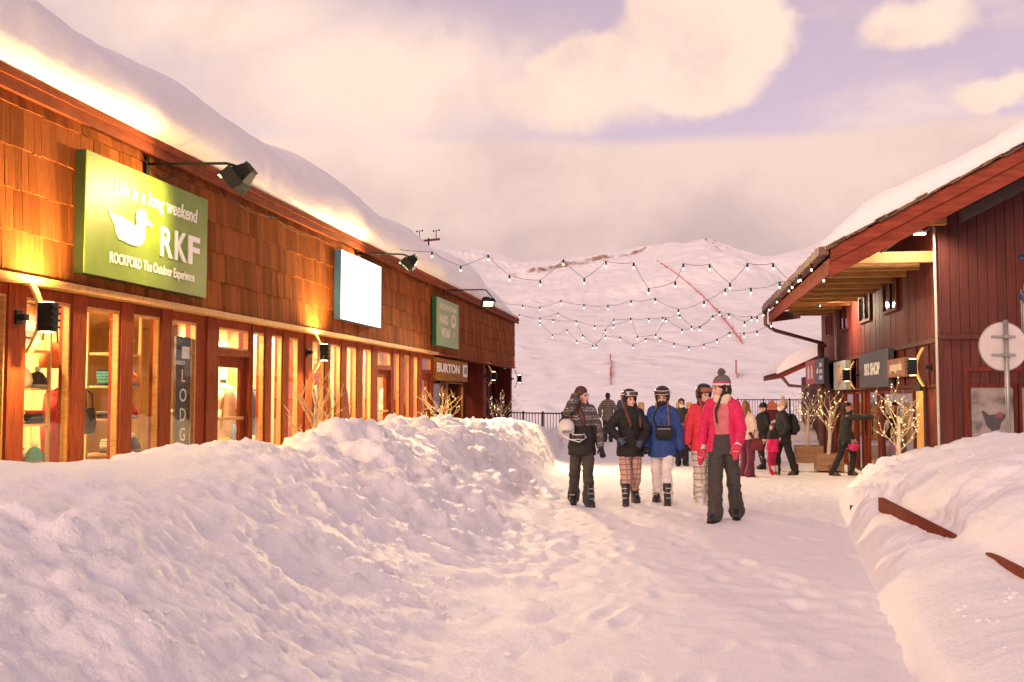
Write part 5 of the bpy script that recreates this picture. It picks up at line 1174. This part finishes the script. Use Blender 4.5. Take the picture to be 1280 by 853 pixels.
def hand(mb, w, d, curl=.5, k=1.0, side=1, nrm=None):
    """Palm, four unequal fingers and a thumb leaving the side of the palm."""
    d = Vector(d).normalized(); n = Vector(nrm or (0, -1, 0)); n = (n-d*n.dot(d)).normalized(); s = d.cross(n)*side   # s points to the thumb side
    w = Vector(w); pc = w+d*.045*k
    mb.limb([(w, .027*k), (pc, .034*k), (w+d*.08*k, .031*k)], 10)
    for off, ln in ((-.030, .055), (-.010, .070), (.010, .075), (.029, .068)):
        b0 = w+d*.085*k+s*off*k; m_ = (d*math.cos(curl)+n*math.sin(curl)); t_2 = (d*math.cos(curl*2.1)+n*math.sin(curl*2.1))
        mb.limb([(b0, .0105*k), (b0+m_*ln*.5*k, .0098*k), (b0+m_*ln*.5*k+t_2*ln*.5*k, .0085*k)], 8)
    tb = w+d*.028*k+s*.030*k; td = (d*.75+s*.6+n*.25).normalized(); mb.limb([(tb, .013*k), (tb+td*.034*k, .012*k), (tb+(td+d*.4+n*.3).normalized()*.062*k, .010*k)], 8)

def person(label, loc, rz=0, h=1.68, hands=None, feet=None, lean=(0, 0), head=(0, 0), jacket=None, trousers=None, boots=('snow', None), hat=None, hair=None, gloves=None, skin=SKIN, detail=1.0, elbow=None, group=None, hipdrop=0.0, seed=1, twist=0.0):
    t = thing('person', label, 'person', loc, rz, group); k = h/1.70; t.scale = (k, k, k)
    vox = .0095*detail
    hands = hands or {}; feet = feet or {}
    ln = lambda x, y, z: Vector((x+lean[0]*max(0, z-.9), y+lean[1]*max(0, z-.9), z-hipdrop))     # torso leans from the hips
    SH = {-1: ln(-.150, .0-twist*.1, 1.385), 1: ln(.150, twist*.1, 1.385)}
    WR = {s: Vector(hands.get(s, (s*.235, -.06, .86))) for s in (-1, 1)}
    elbow = elbow or {}
    EL = {s: ik(SH[s], WR[s], .285, .26, elbow.get(s, (s*.5, .8, -.1))) for s in (-1, 1)}
    for s in (-1, 1):
        d_ = WR[s]-SH[s]
        if d_.length > .54: WR[s] = SH[s]+d_.normalized()*.54; EL[s] = ik(SH[s], WR[s], .285, .26, elbow.get(s, (s*.5, .8, -.1)))
    FT = {s: Vector(feet.get(s, (s*.095, 0, 0))) for s in (-1, 1)}
    HP = {s: Vector((s*.080, 0, .91-hipdrop)) for s in (-1, 1)}
    AN = {s: FT[s]+Vector((0, .03, .095)) for s in (-1, 1)}
    KN = {s: ik(HP[s], AN[s], .425, .41, (s*.08, -1, 0)) for s in (-1, 1)}
    hm = Matrix.Translation(ln(0, .0, 1.475)) @ Euler((math.radians(head[1]), 0, math.radians(head[0]))).to_matrix().to_4x4() @ Matrix.Diagonal((1.07, 1.07, 1.07, 1)) @ Matrix.Translation((0, 0, -1.475))
    # --- body: one continuous surface
    b = MB()
    R_ = lambda z, rx, ry: (*ln(0, 0, z), rx, ry)
    b.loft([R_(.86, .13, .09), R_(.95, .15, .10), R_(1.06, .125, .088), R_(1.2, .14, .098), R_(1.32, .155, .095), R_(1.41, .11, .075), R_(1.45, .055, .05)])
    b.limb([(ln(0, .012, 1.40), .055), (ln(0, .0, 1.50), .048)])
    for s in (-1, 1):
        b.limb([(SH[s], .056), (EL[s], .042), (WR[s], .029)]); b.limb([(HP[s], .088), (KN[s], .058), (AN[s], .042)]); b.limb([(AN[s], .04), (AN[s]+Vector((0, -.10, -.045)), .034)])
        if not gloves: hand(b, WR[s], WR[s]-EL[s], .55, 1.0, s)
    hd = MB().ell((0, .012, 1.605), (.074, .092, .098)).ell((0, -.022, 1.552), (.058, .066, .085)).ell((0, -.058, 1.497), (.030, .028, .024))
    hd.limb([((0, -.084, 1.592), .010), ((0, -.103, 1.556), .0135)], 8).ell((-.036, -.070, 1.548), (.022, .018, .022)).ell((.036, -.070, 1.548), (.022, .018, .022)).ell((0, -.078, 1.612), (.05, .014, .012)).ell((0, -.083, 1.523), (.024, .012, .012))
    for s in (-1, 1): hd.ell((s*.077, .012, 1.568), (.012, .026, .034))
    hd.xf(hm); b.v, b.f = b.v+hd.v, b.f+[tuple(i+len(b.v) for i in f) for f in hd.f]
    bo = remesh(b, 'body', skin, t, vox*.85, 3)
    MB().ell((0, -.0955, 1.527), (.022, .007, .0075), 10, 6).xf(hm).build('mouth', LIP, t, True)
    for s in (-1, 1): MB().ell((s*.030, -.0865, 1.588), (.0135, .008, .0075), 10, 6).xf(hm).build('eye', EYE, t, True); MB().ell((s*.031, -.089, 1.608), (.021, .006, .0045), 8, 5).xf(hm).build('eyebrow', BROW, t, True)
    # --- jacket
    if jacket:
        bk = jacket.get('bulk', .0); hem = jacket.get('hem', .78); j = MB()
        prof = [(hem, .180, .142), (hem+.07, .178, .140), (1.0, .164, .120), (1.12, .154, .118), (1.25, .164, .126), (1.34, .165, .114), (1.405, .132, .094), (1.45, .080, .074)]
        prof = [R_(z, rx+bk, ry+bk) for z, rx, ry in prof]
        if jacket.get('open'):
            j.open_loft(prof, math.radians(-52), math.radians(232), .035, 30)
        else: j.loft(prof, 26)
        for s in (-1, 1):
            dv = (WR[s]-EL[s]).normalized(); j.limb([(SH[s]+Vector((-s*.015, 0, -.005)), .069+bk*.7), (SH[s].lerp(EL[s], .5), .064+bk*.7), (EL[s], .057+bk*.7), (EL[s].lerp(WR[s], .6), .053+bk*.6), (WR[s]-dv*.012, .046+bk*.5)])
        if jacket.get('collar', True): j.loft([R_(1.40, .10, .09), R_(1.46, .088, .085), R_(1.505, .082, .082)])
        if jacket.get('hood'): j.limb([(ln(-.09, .04, 1.43), .05), (ln(-.05, .10, 1.43), .062), (ln(.05, .10, 1.43), .062), (ln(.09, .04, 1.43), .05)])
        remesh(j, 'jacket', jacket['mat'], t, vox*1.1, 2, .010, seed)
        if jacket.get('zip'): MB().tube([ln(0, -.130-bk, hem+.02), ln(0, -.126-bk, 1.0), ln(0, -.136-bk, 1.25), ln(0, -.100-bk, 1.42)], .006, 6).build('zip', jacket['zip'], t, True)
        if jacket.get('under'):
            u_ = MB().loft([R_(.90, .165, .112), R_(1.0, .160, .108), R_(1.1, .150, .106), R_(1.23, .160, .118), R_(1.33, .16, .108), R_(1.42, .09, .08)], 24)
            remesh(u_, 'sweater', jacket['under'], t, vox, 3, .003, seed+3)
        if jacket.get('scarf'):
            sf = MB()
            for i in range(3): sf.tube([ln(.082*math.cos(a_), .07*math.sin(a_)-.012, 1.425+.028*i+.01*math.sin(a_*2+i)) for a_ in [2*PI*q_/16 for q_ in range(17)]], .028, 8)
            remesh(sf, 'scarf', jacket['scarf'], t, vox, 2, .003, seed)
    # --- trousers
    if trousers:
        bk = trousers.get('bulk', 0.0); p = MB(); fl = trousers.get('flare', .09); zt = .12 if trousers.get('long', True) else .32
        p.loft([(*Vector((0, 0, .80-hipdrop)), .155+bk, .108+bk), (0, 0, .90-hipdrop, .165+bk, .115+bk), (*ln(0, 0, 1.0), .158+bk*.5, .108+bk*.5), (*ln(0, 0, 1.04), .150, .102)], 22)
        for s in (-1, 1):
            sd_ = (AN[s]-KN[s]).normalized(); bot = AN[s]-sd_*(zt-.085) if zt > .2 else AN[s]+sd_*.012
            p.limb([(HP[s], .088+bk), (HP[s].lerp(KN[s], .5), .080+bk), (KN[s], .069+bk), (KN[s].lerp(bot, .5), .068+bk), (bot, fl*.86)])
        remesh(p, 'trousers', trousers['mat'], t, vox*1.1, 2, .011, seed+7)
    # --- boots
    kind, bm = boots
    for s in (-1, 1):
        f = FT[s]; x, y, z = f; yaw = -s*-.18
        MR = Matrix.Translation((x, y+.03, z)) @ Euler((0, 0, s*.16)).to_matrix().to_4x4()
        if kind == 'ski':
            bt = MB().loft([(0, -.06, .0, .052, .155), (0, -.06, .03, .054, .158), (0, -.055, .07, .052, .150), (0, -.02, .12, .054, .10), (0, .005, .20, .062, .085), (0, .0, .30, .068, .085), (0, .0, .34, .062, .078)], 18, .72).xf(MR)
            o_ = bt.build('boot', bm, t, True)
            for i, (zz, yy) in enumerate(((.08, -.13), (.13, -.115), (.20, -.088), (.27, -.09))): MB().box((s*.02, yy, zz), (.085, .022, .014)).xf(MR).build('buckle', GREYM, o_)
            MB().loft([(0, -.06, -.012, .05, .15), (0, -.06, .012, .052, .155)], 16, .7).xf(MR).build('sole', BLACKM, o_)
        else:
            bt = MB().loft([(0, -.06, .015, .048, .135), (0, -.06, .05, .05, .138), (0, -.04, .085, .048, .11), (0, .0, .13, .05, .07), (0, .01, .24, .056, .066), (0, .01, .27, .052, .06)], 18, .8).xf(MR)
            o_ = bt.build('boot', bm, t, True); MB().loft([(0, -.06, -.01, .05, .14), (0, -.06, .02, .052, .142)], 16, .75).xf(MR).build('sole', BLACKM, o_)
    # --- gloves
    if gloves:
        for s in (-1, 1):
            g = MB(); dv = (WR[s]-EL[s]).normalized(); hand(g, WR[s]+dv*.015, dv, .5, 1.18, s); g.limb([(WR[s]-dv*.05, .046), (WR[s]+dv*.02, .040)])
            remesh(g, 'glove', gloves, t, .0075*max(1, detail*.9), 1)
    # --- hair
    if hair:
        kd, hmx = hair; hb = MB()
        if kd == 'short':
            hb.ell((0, .022, 1.628), (.080, .094, .085)).ell((0, .05, 1.58), (.072, .062, .075))
        else:
            hb.ell((0, .022, 1.622), (.084, .098, .094)).ell((0, .055, 1.56), (.076, .062, .09))
        if kd == 'long':
            hb.limb([((0, .06, 1.58), .07), ((0, .075, 1.45), .066), ((0, .085, 1.32), .052), ((0, .09, 1.24), .03)])
            for s in (-1, 1): hb.limb([((s*.070, .0, 1.60), .026), ((s*.082, -.015, 1.50), .030), ((s*.095, -.075, 1.38), .034), ((s*.085, -.125, 1.27), .030), ((s*.08, -.135, 1.18), .016)])
        if kd == 'side':                       # long hair swept over one shoulder
            hb.limb([((0, .06, 1.58), .07), ((.03, .07, 1.45), .062), ((.07, .03, 1.36), .05)])
            for s in (-1, 1): hb.limb([((s*.074, .01, 1.60), .024), ((s*.086, .0, 1.50), .032), ((s*.10, -.06, 1.38), .036), ((s*.10, -.125, 1.27), .028), ((s*.10, -.14, 1.20), .014)])
        remesh(hb.xf(hm), 'hair', hmx, t, vox*.95, 2, .005, seed)
        if kd == 'braids':
            for s in (-1, 1):
                bd_ = MB(); n = 10
                for i in range(n):
                    q_ = i/(n-1); bd_.ell((s*(.074+.022*q_), -.02-.115*min(1, q_*1.6), 1.53-.31*q_), (.019-.006*q_+(.003 if i % 2 else 0), .018-.005*q_, .024))
                remesh(bd_.xf(hm), 'braid', hmx, t, .008, 1)
    # --- headgear
    if hat:
        kd = hat[0]
        if kd == 'helmet':
            sh = MB()
            rg = [(.0, .012, 1.545, .098, .108), (0, .008, 1.60, .106, .122), (0, .004, 1.65, .108, .128), (0, .004, 1.695, .098, .118), (0, .006, 1.728, .076, .092), (0, .008, 1.748, .042, .052), (0, .008, 1.754, .012, .014)]
            sh.open_loft(rg[:3], math.radians(-38), math.radians(218), .02, 30); sh.loft([(0, .004, 1.632, .107, .127)]+rg[2:], 30)
            remesh(sh.xf(hm), 'helmet', hat[1], t, .0085, 2)
            fr = MB(); ln2 = MB(); n = 16
            for i in range(n):
                a0 = math.radians(-90-54+108*i/n); a1 = math.radians(-90-54+108*(i+1)/n)
                for mbx, r_, hz, th in ((fr, .127, .030, .014), (ln2, .133, .021, .010)):
                    p0 = Vector((r_*.93*math.cos(a0), r_*math.sin(a0)+.004, 1.668)); p1 = Vector((r_*.93*math.cos(a1), r_*math.sin(a1)+.004, 1.668)); mbx.bar(p0, p1, th, hz*2)
            fo = fr.xf(hm).build('goggle_frame', hat[2], t); ln2.xf(hm).build('goggle_lens', hat[3], fo)
            st = MB().tube([(.118*math.cos(a_), .134*math.sin(a_)+.004, 1.664) for a_ in [math.radians(-25+230*q_/20) for q_ in range(21)]], .011, 6); st.xf(hm).build('goggle_strap', hat[2], fo)
            MB().tube([(-.088, -.01, 1.56), (-.06, -.05, 1.49), (0, -.075, 1.475), (.06, -.05, 1.49), (.088, -.01, 1.56)], .008, 6).xf(hm).build('chin_strap', BLACKM, t)
        if kd == 'beanie':
            bn = MB().loft([(0, .012, 1.605, .088, .104), (0, .012, 1.625, .091, .107), (0, .012, 1.66, .088, .104), (0, .016, 1.70, .072, .086), (0, .02, 1.725, .045, .055), (0, .022, 1.735, .015, .018)], 24)
            remesh(bn.xf(hm), 'beanie', hat[1], t, .009, 2, .002, seed)
            if len(hat) > 2:
                pm = MB().ell((0, .022, 1.762), .042, 20, 14); v = np.array(pm.v); c_ = np.array([0, .022, 1.762]); d_ = v-c_; v = c_+d_*(1+.22*vnoise(d_*90, 2))[:, None]; pm.v = [tuple(q_) for q_ in v]
                pm.xf(hm).build('pompom', hat[2], t)
            if len(hat) > 3:
                for s in (-1, 1): MB().limb([((s*.085, .0, 1.60), .022), ((s*.084, -.005, 1.555), .02), ((s*.08, -.01, 1.52), .008)], 8).xf(hm).build('ear_flap', hat[3], t, True)
        if kd == 'buff':
            pass
    if hat and hat[-1] == 'mask' or (jacket or {}).get('mask'):
        MB().loft([(0, -.035, 1.48, .05, .045), (0, -.045, 1.52, .062, .060), (0, -.04, 1.556, .062, .060)], 16).xf(hm).build('face_mask', (jacket or {}).get('mask'), t, True)
    t['hm'] = 1
    del t['hm']
    return t, hm, ln, WR, EL

GY_TR = cloth('charcoal_ski_trousers', (.050, .043, .040)); BLK_J = cloth('black_jacket', (.014, .013, .014)); BLU_J = cloth('blue_ski_jacket', (.020, .055, .21)); RED_J = cloth('red_ski_jacket', (.62, .035, .055)); PNK_J = cloth('magenta_ski_jacket', (.60, .018, .10)); PNK_S = cloth('rose_sweater', (.55, .15, .17), .3)
WHT_T = cloth('white_ski_trousers', (.66, .61, .60)); BLK_G = cloth('black_gloves', (.014, .014, .015)); BLK_B = M('black_ski_boot', (.02, .02, .022), .35, .2, 8); WHT_B = M('white_ski_boot', (.62, .58, .55), .4, .1, 8); BRN_B = M('brown_snow_boot', (.10, .055, .03), .7, .2, 8)
HEL_B = M('black_helmet', (.02, .018, .02), .3, .1, 8); HEL_W = M('white_helmet', (.66, .63, .60), .3, .1, 8); HEL_BR = M('brown_goggle_frame', (.22, .08, .04), .4); LENS = M('goggle_lens', (.035, .018, .012), .06, .3, 3, coat=1.0); LENS_O = M('amber_goggle_lens', (.30, .09, .04), .06, coat=1.0)
KNIT = pattern('nordic_print', fairisle((.016, .014, .015), (.46, .40, .40), 1.16)); PL1 = pattern('pink_plaid', plaid((.50, .31, .25), (.16, .07, .06), (.66, .47, .40))); PL2 = pattern('beige_plaid', plaid((.52, .45, .38), (.18, .14, .12), (.66, .60, .52), 11))
BEAN = pattern('striped_beanie', stripes([(0, (.55, .02, .13)), (1.622, (.66, .60, .57)), (1.645, (.55, .02, .13)), (1.662, (.13, .115, .11))])); SCARF = cloth('cream_scarf', (.68, .55, .38), .6)
MAROON = cloth('maroon_trousers', (.12, .012, .04)); STRP = pattern('striped_jacket', multi_stripe((.06, .055, .05), (.13, .11, .09), (.26, .22, .18), 14)); OLV = cloth('olive_trousers', (.045, .038, .025)); CRM_J = cloth('cream_jacket', (.62, .50, .40)); GRN_J = cloth('dark_green_jacket', (.028, .030, .024)); PINK2 = pattern('child_jacket', stripes([(0, (.75, .02, .13)), (1.20, (.02, .018, .02))])); CH_T = cloth('child_trousers', (.42, .012, .07)); BG_BN = cloth('beige_beanie', (.46, .33, .24)); MASKW = cloth('white_mask', (.7, .68, .66), .1)
def gz(x, y): return float(itp(y, G_K))-.006
# 1 nordic jacket, arm raised, white helmet in hand
p1, hm, ln, WR, EL = person('woman in a nordic patterned jacket holding a white helmet beside her shoulder', (-1.30, 13.98, gz(0, 13.98)), math.radians(14), 1.64, hands={-1: (-.235, -.14, 1.34), 1: (.27, -.06, .86)}, feet={-1: (-.09, .20, .02), 1: (.07, -.20, 0)}, elbow={-1: (.75, .30, 1.0)}, head=(42, 4),
    jacket=dict(mat=KNIT, hem=.74, bulk=.016, collar=True, hood=True), trousers=dict(mat=GY_TR, bulk=.006, flare=.098), boots=('ski', BLK_B), hair=('side', H_BROWN), gloves=BLK_G, seed=2)
hw = p1.matrix_basis @ (WR[-1]+Vector((-.01, -.03, -.19)))
hp = thing('ski_helmet', 'white ski helmet held up by the woman in the nordic jacket', 'helmet', hw, .3)
sh = MB(); sh.open_loft([(0, 0, -.10, .10, .118), (0, 0, -.04, .112, .13)], math.radians(-40), math.radians(220), .02, 26); sh.loft([(0, 0, -.05, .112, .13), (0, 0, .02, .112, .13), (0, 0, .07, .09, .105), (0, 0, .105, .05, .06), (0, 0, .112, .014, .016)], 26)
remesh(sh, 'shell', HEL_W, hp, .009, 2)
gf = MB(); gl2 = MB()
for i in range(12):
    a0, a1 = math.radians(-150+120*i/12), math.radians(-150+120*(i+1)/12); gf.bar((.15+.125*math.cos(a0)*.7, .13*math.sin(a0), -.14), (.15+.125*math.cos(a1)*.7, .13*math.sin(a1), -.14), .02, .075); gl2.bar((.15+.137*math.cos(a0)*.7, .142*math.sin(a0), -.14), (.15+.137*math.cos(a1)*.7, .142*math.sin(a1), -.14), .012, .052)
go = gf.build('goggle_frame', WHITEP, hp); gl2.build('goggle_lens', LENS, go)
MB().tube([(-.08, -.05, -.1), (.02, -.12, -.17), (.16, -.10, -.21), (.27, -.03, -.15), (.24, .05, -.08)], .009, 6).build('strap', WHITEP, hp, True)
# 2 black jacket, plaid trousers
person('woman in a black jacket and pink plaid trousers with goggles on her helmet', (-.64, 14.29, gz(0, 14.29)), math.radians(10), 1.58, hands={-1: (-.20, -.20, 1.02), 1: (.14, -.24, .98)}, feet={-1: (-.09, -.20, 0), 1: (.09, .18, .02)}, elbow={-1: (-.9, .5, -.2), 1: (.9, .5, -.2)}, head=(22, -6),
    jacket=dict(mat=BLK_J, hem=.74, bulk=.026), trousers=dict(mat=PL1, bulk=.012, flare=.092, long=False), boots=('ski', BLK_B), hat=('helmet', HEL_B, HEL_W, LENS), hair=('long', H_BROWN), gloves=cloth('grey_blue_gloves', (.07, .08, .14)), seed=4)
# 3 blue jacket
p3, hm, ln, WR, EL = person('woman in a royal blue ski jacket with a black pouch across her chest', (-.19, 14.36, gz(0, 14.36)), math.radians(-5), 1.62, hands={-1: (-.23, -.16, .89), 1: (.26, .02, .86)}, feet={-1: (-.09, .18, .015), 1: (.08, -.18, 0)}, lean=(.02, -.03), head=(0, 7),
    jacket=dict(mat=BLU_J, hem=.72, bulk=.028, hood=True, zip=BLK_B, mask=cloth('black_neck_gaiter', (.02, .018, .02))), trousers=dict(mat=WHT_T, bulk=.008, flare=.090), boots=('ski', BLK_B), hat=('helmet', HEL_B, HEL_W, LENS), hair=('braids', H_LIGHT), gloves=BLK_G, seed=6)
pch = thing('chest_pouch', 'black pouch slung across the blue ski jacket', 'bag', p3.location+Vector((0.03, -.165, 1.03))); MB().loft([(0, 0, -.10, .10, .035), (0, -.01, -.02, .125, .05), (0, -.005, .06, .12, .042), (0, 0, .085, .10, .03)], 18, .7).build('pouch_body', BLK_G, pch, True)
MB().tube([(-.11, .0, .06), (-.14, .02, .2), (-.11, .05, .31), (-.07, .07, .36)], .011, 6).build('strap', BLK_G, pch, True); MB().bar((-.09, -.05, .05), (.09, -.05, .05), .006, .008).build('zip', GREYM, pch)
# 4 red jacket behind the pink one
person('woman in a red ski jacket and beige plaid trousers with amber goggles', (.39, 14.66, gz(0, 14.66)), math.radians(16), 1.66, lean=(.03, 0), hands={-1: (-.31, -.14, .86), 1: (.20, -.05, .9)}, feet={-1: (-.11, -.18, 0), 1: (.10, .14, .01)}, head=(14, 2),
    jacket=dict(mat=RED_J, hem=.78, bulk=.024, scarf=MAROON), trousers=dict(mat=PL2, bulk=.02, flare=.098), boots=('ski', WHT_B), hat=('helmet', HEL_B, HEL_BR, LENS_O), hair=('braids', H_LIGHT), gloves=BLK_G, seed=8)
# 5 magenta jacket, striped beanie
p5, hm, ln, WR, EL = person('woman in an open magenta jacket and a striped bobble hat walking in front', (.57, 12.26, gz(0, 12.26)), math.radians(-14), 1.70, lean=(-.02, -.02), hands={-1: (-.27, .02, .87), 1: (.21, -.24, .92)}, feet={-1: (-.08, -.20, 0), 1: (.10, .20, .02)}, head=(-54, 5),
    jacket=dict(mat=PNK_J, hem=.82, bulk=.012, open=True, under=PNK_S, scarf=SCARF, hood=True, collar=False), trousers=dict(mat=GY_TR, bulk=.012, flare=.108), boots=('snow', BLK_B), hat=('beanie', BEAN, pattern('pompom_wool', multi_stripe((.03, .028, .028), (.30, .27, .26), (.06, .05, .05), 60)), BLK_G), hair=('braids', H_BLACK), gloves=None, seed=10)
MITT = cloth('pink_white_mitten', (.55, .04, .08)); 
for s in (-1, 1):
    g = MB(); dv = (WR[s]-EL[s]).normalized(); g.limb([(WR[s]-dv*.02, .046), (WR[s]+dv*.05, .052), (WR[s]+dv*.13, .046), (WR[s]+dv*.19, .030)]); g.limb([(WR[s]+dv*.05+Vector((-s*.03, -.02, 0)), .024), (WR[s]+dv*.11+Vector((-s*.055, -.03, 0)), .019)]); o_ = remesh(g, 'mitten', MITT, p5, .009, 2)
    MB().tube([WR[s]-dv*.035, WR[s]+dv*.02], [.052, .05], 12).build('cuff', WHT_T, p5, True)
# crowd farther down the street
LO = 1.7
person('man in a grey striped jacket seen from behind near the snow bank', (-2.41, 36.2, gz(0, 36.2)), PI, 1.76, jacket=dict(mat=STRP, hem=.74, bulk=.02), trousers=dict(mat=OLV, bulk=.01), boots=('snow', BLK_B), hair=('short', H_BLACK), detail=LO, seed=12, hands={-1: (-.28, -.08, .92), 1: (.28, -.08, .92)})
person('person in a blue jacket far behind the helmeted woman in black', (-1.98, 38.6, gz(0, 38)), PI*.9, 1.80, jacket=dict(mat=cloth('denim_blue_jacket', (.06, .09, .17)), hem=.76, bulk=.014), trousers=dict(mat=GY_TR), boots=('snow', BLK_B), hair=('short', H_BROWN), detail=LO, seed=14)
person('man in a dark jacket with bare head behind the blue jacket', (.16, 26.5, gz(0, 26.5)), .1, 1.74, jacket=dict(mat=GRN_J, hem=.76, bulk=.014, mask=MASKW), trousers=dict(mat=BLK_J, bulk=.006), boots=('snow', BLK_B), hair=('short', H_BROWN), skin=SKIN_T, detail=LO, seed=16, hands={-1: (-.10, -.22, 1.08), 1: (.14, -.20, 1.05)}, elbow={-1: (-.9, .4, 0), 1: (.9, .4, 0)})
pc, hm, ln, WR, EL = person('woman in a cream jacket and maroon trousers behind the magenta jacket', (1.52, 22.4, gz(0, 22.4)), math.radians(150), 1.64, jacket=dict(mat=CRM_J, hem=.86, bulk=.006), trousers=dict(mat=MAROON, bulk=.018, flare=.12), boots=('snow', BLK_B), hair=('long', H_LIGHT), detail=LO, seed=18, feet={-1: (-.13, .08, 0), 1: (.12, -.12, 0)}, gloves=None)
bg = thing('handbag', 'dark red handbag carried by the woman in the cream jacket', 'bag', (1.74, 22.2, .48)); MB().loft([(0, 0, -.14, .12, .05), (0, 0, .0, .13, .06), (0, 0, .12, .10, .045)], 16, .6).build('bag_body', cloth('oxblood_leather', (.14, .015, .018), .1), bg, True); MB().tube([(-.08, 0, .11), (-.05, 0, .30), (.05, 0, .30), (.08, 0, .11)], .010, 6).build('handle', BLK_G, bg, True)
person('woman in a black parka and black beanie facing the child', (2.17, 25.8, gz(0, 25.8)), math.radians(-58), 1.62, jacket=dict(mat=BLK_J, hem=.80, bulk=.026, hood=True), trousers=dict(mat=BLK_J, bulk=-.012, flare=.066), boots=('snow', BLK_B), hat=('beanie', BLK_G), hair=('short', H_BLACK), detail=LO, seed=20, feet={-1: (-.1, .04, 0), 1: (.1, -.10, 0)}, hands={-1: (-.16, -.26, 1.0), 1: (.18, -.24, 1.0)})
MB_ = person('small child in a pink and black snowsuit among the adults', (2.21, 23.7, gz(0, 23.7)), math.radians(-125), 1.20, jacket=dict(mat=PINK2, hem=.78, bulk=.035, hood=True), trousers=dict(mat=CH_T, bulk=.02, flare=.10), boots=('ski', WHT_B), hair=('short', H_BROWN), detail=LO, seed=22)
pb, hm, ln, WR, EL = person('adult in black ski clothes and beige bobble hat wearing a backpack', (2.50, 24.1, gz(0, 24.1)), math.radians(-72), 1.72, lean=(0, -.06), jacket=dict(mat=BLK_J, hem=.74, bulk=.018, mask=MASKW), trousers=dict(mat=BLK_J, bulk=.014, flare=.092), boots=('snow', BRN_B), hat=('beanie', BG_BN, BG_BN), hair=('short', H_BROWN), detail=LO, seed=24, feet={-1: (-.12, -.16, 0), 1: (.12, .18, 0)}, hands={-1: (-.2, -.2, .9), 1: (.22, -.16, .9)})
rz = math.radians(-72); bp_ = thing('backpack', 'black backpack worn by the adult in the beige bobble hat', 'backpack', pb.location+Vector((-math.sin(rz)*.20, math.cos(rz)*.20, 1.18)), rz)
MB().loft([(0, .02, -.24, .13, .06), (0, .05, -.12, .15, .10), (0, .04, .10, .145, .09), (0, .01, .22, .11, .06), (0, 0, .26, .05, .03)], 18, .75).build('pack_body', BLK_G, bp_, True); MB().loft([(0, .13, -.16, .10, .03), (0, .145, -.06, .11, .04), (0, .12, .02, .09, .03)], 16, .7).build('pocket', GRN_J, bp_, True)
for s in (-1, 1): MB().tube([(s*.10, -.02, .18), (s*.14, -.10, .26), (s*.15, -.24, .2), (s*.15, -.28, .0), (s*.15, -.2, -.18)], .018, 6).build('strap', BLK_G, bp_, True)
pd, hm, ln, WR, EL = person('dark clad bearded man reaching out to open the ski shop door', (3.86, 24.15, gz(0, 24.15)-.02), math.radians(78), 1.74, lean=(.0, -.16), jacket=dict(mat=GRN_J, hem=.80, bulk=.006), trousers=dict(mat=BLK_J, bulk=-.004, flare=.082), boots=('snow', BRN_B), hair=('short', H_BLACK), skin=SKIN_T, detail=1.4, seed=26, feet={-1: (-.09, .24, .0), 1: (.10, -.16, .0)}, hands={-1: (-.10, -.62, 1.36), 1: (.22, -.20, .86)}, hipdrop=.03)
MB().ell((0, -.06, 1.505), (.052, .045, .045), 14, 9).ell((0, -.092, 1.545), (.026, .010, .006), 10, 6).xf(hm).build('beard', H_BLACK, pd, True)
bk_ = thing('pink_helmet', 'pink helmet hanging from the hand of the man at the door', 'helmet', (4.02, 23.85, .38)); MB().loft([(0, 0, -.13, .03, .04), (0, 0, -.10, .10, .12), (0, 0, -.02, .125, .15), (0, 0, .04, .12, .14)], 20).build('shell', cloth('pink_shell', (.55, .03, .14), .05), bk_, True); MB().tube([(-.1, 0, .03), (-.06, 0, .16), (.06, 0, .16), (.1, 0, .03)], .008, 6).build('strap', BLK_G, bk_, True)
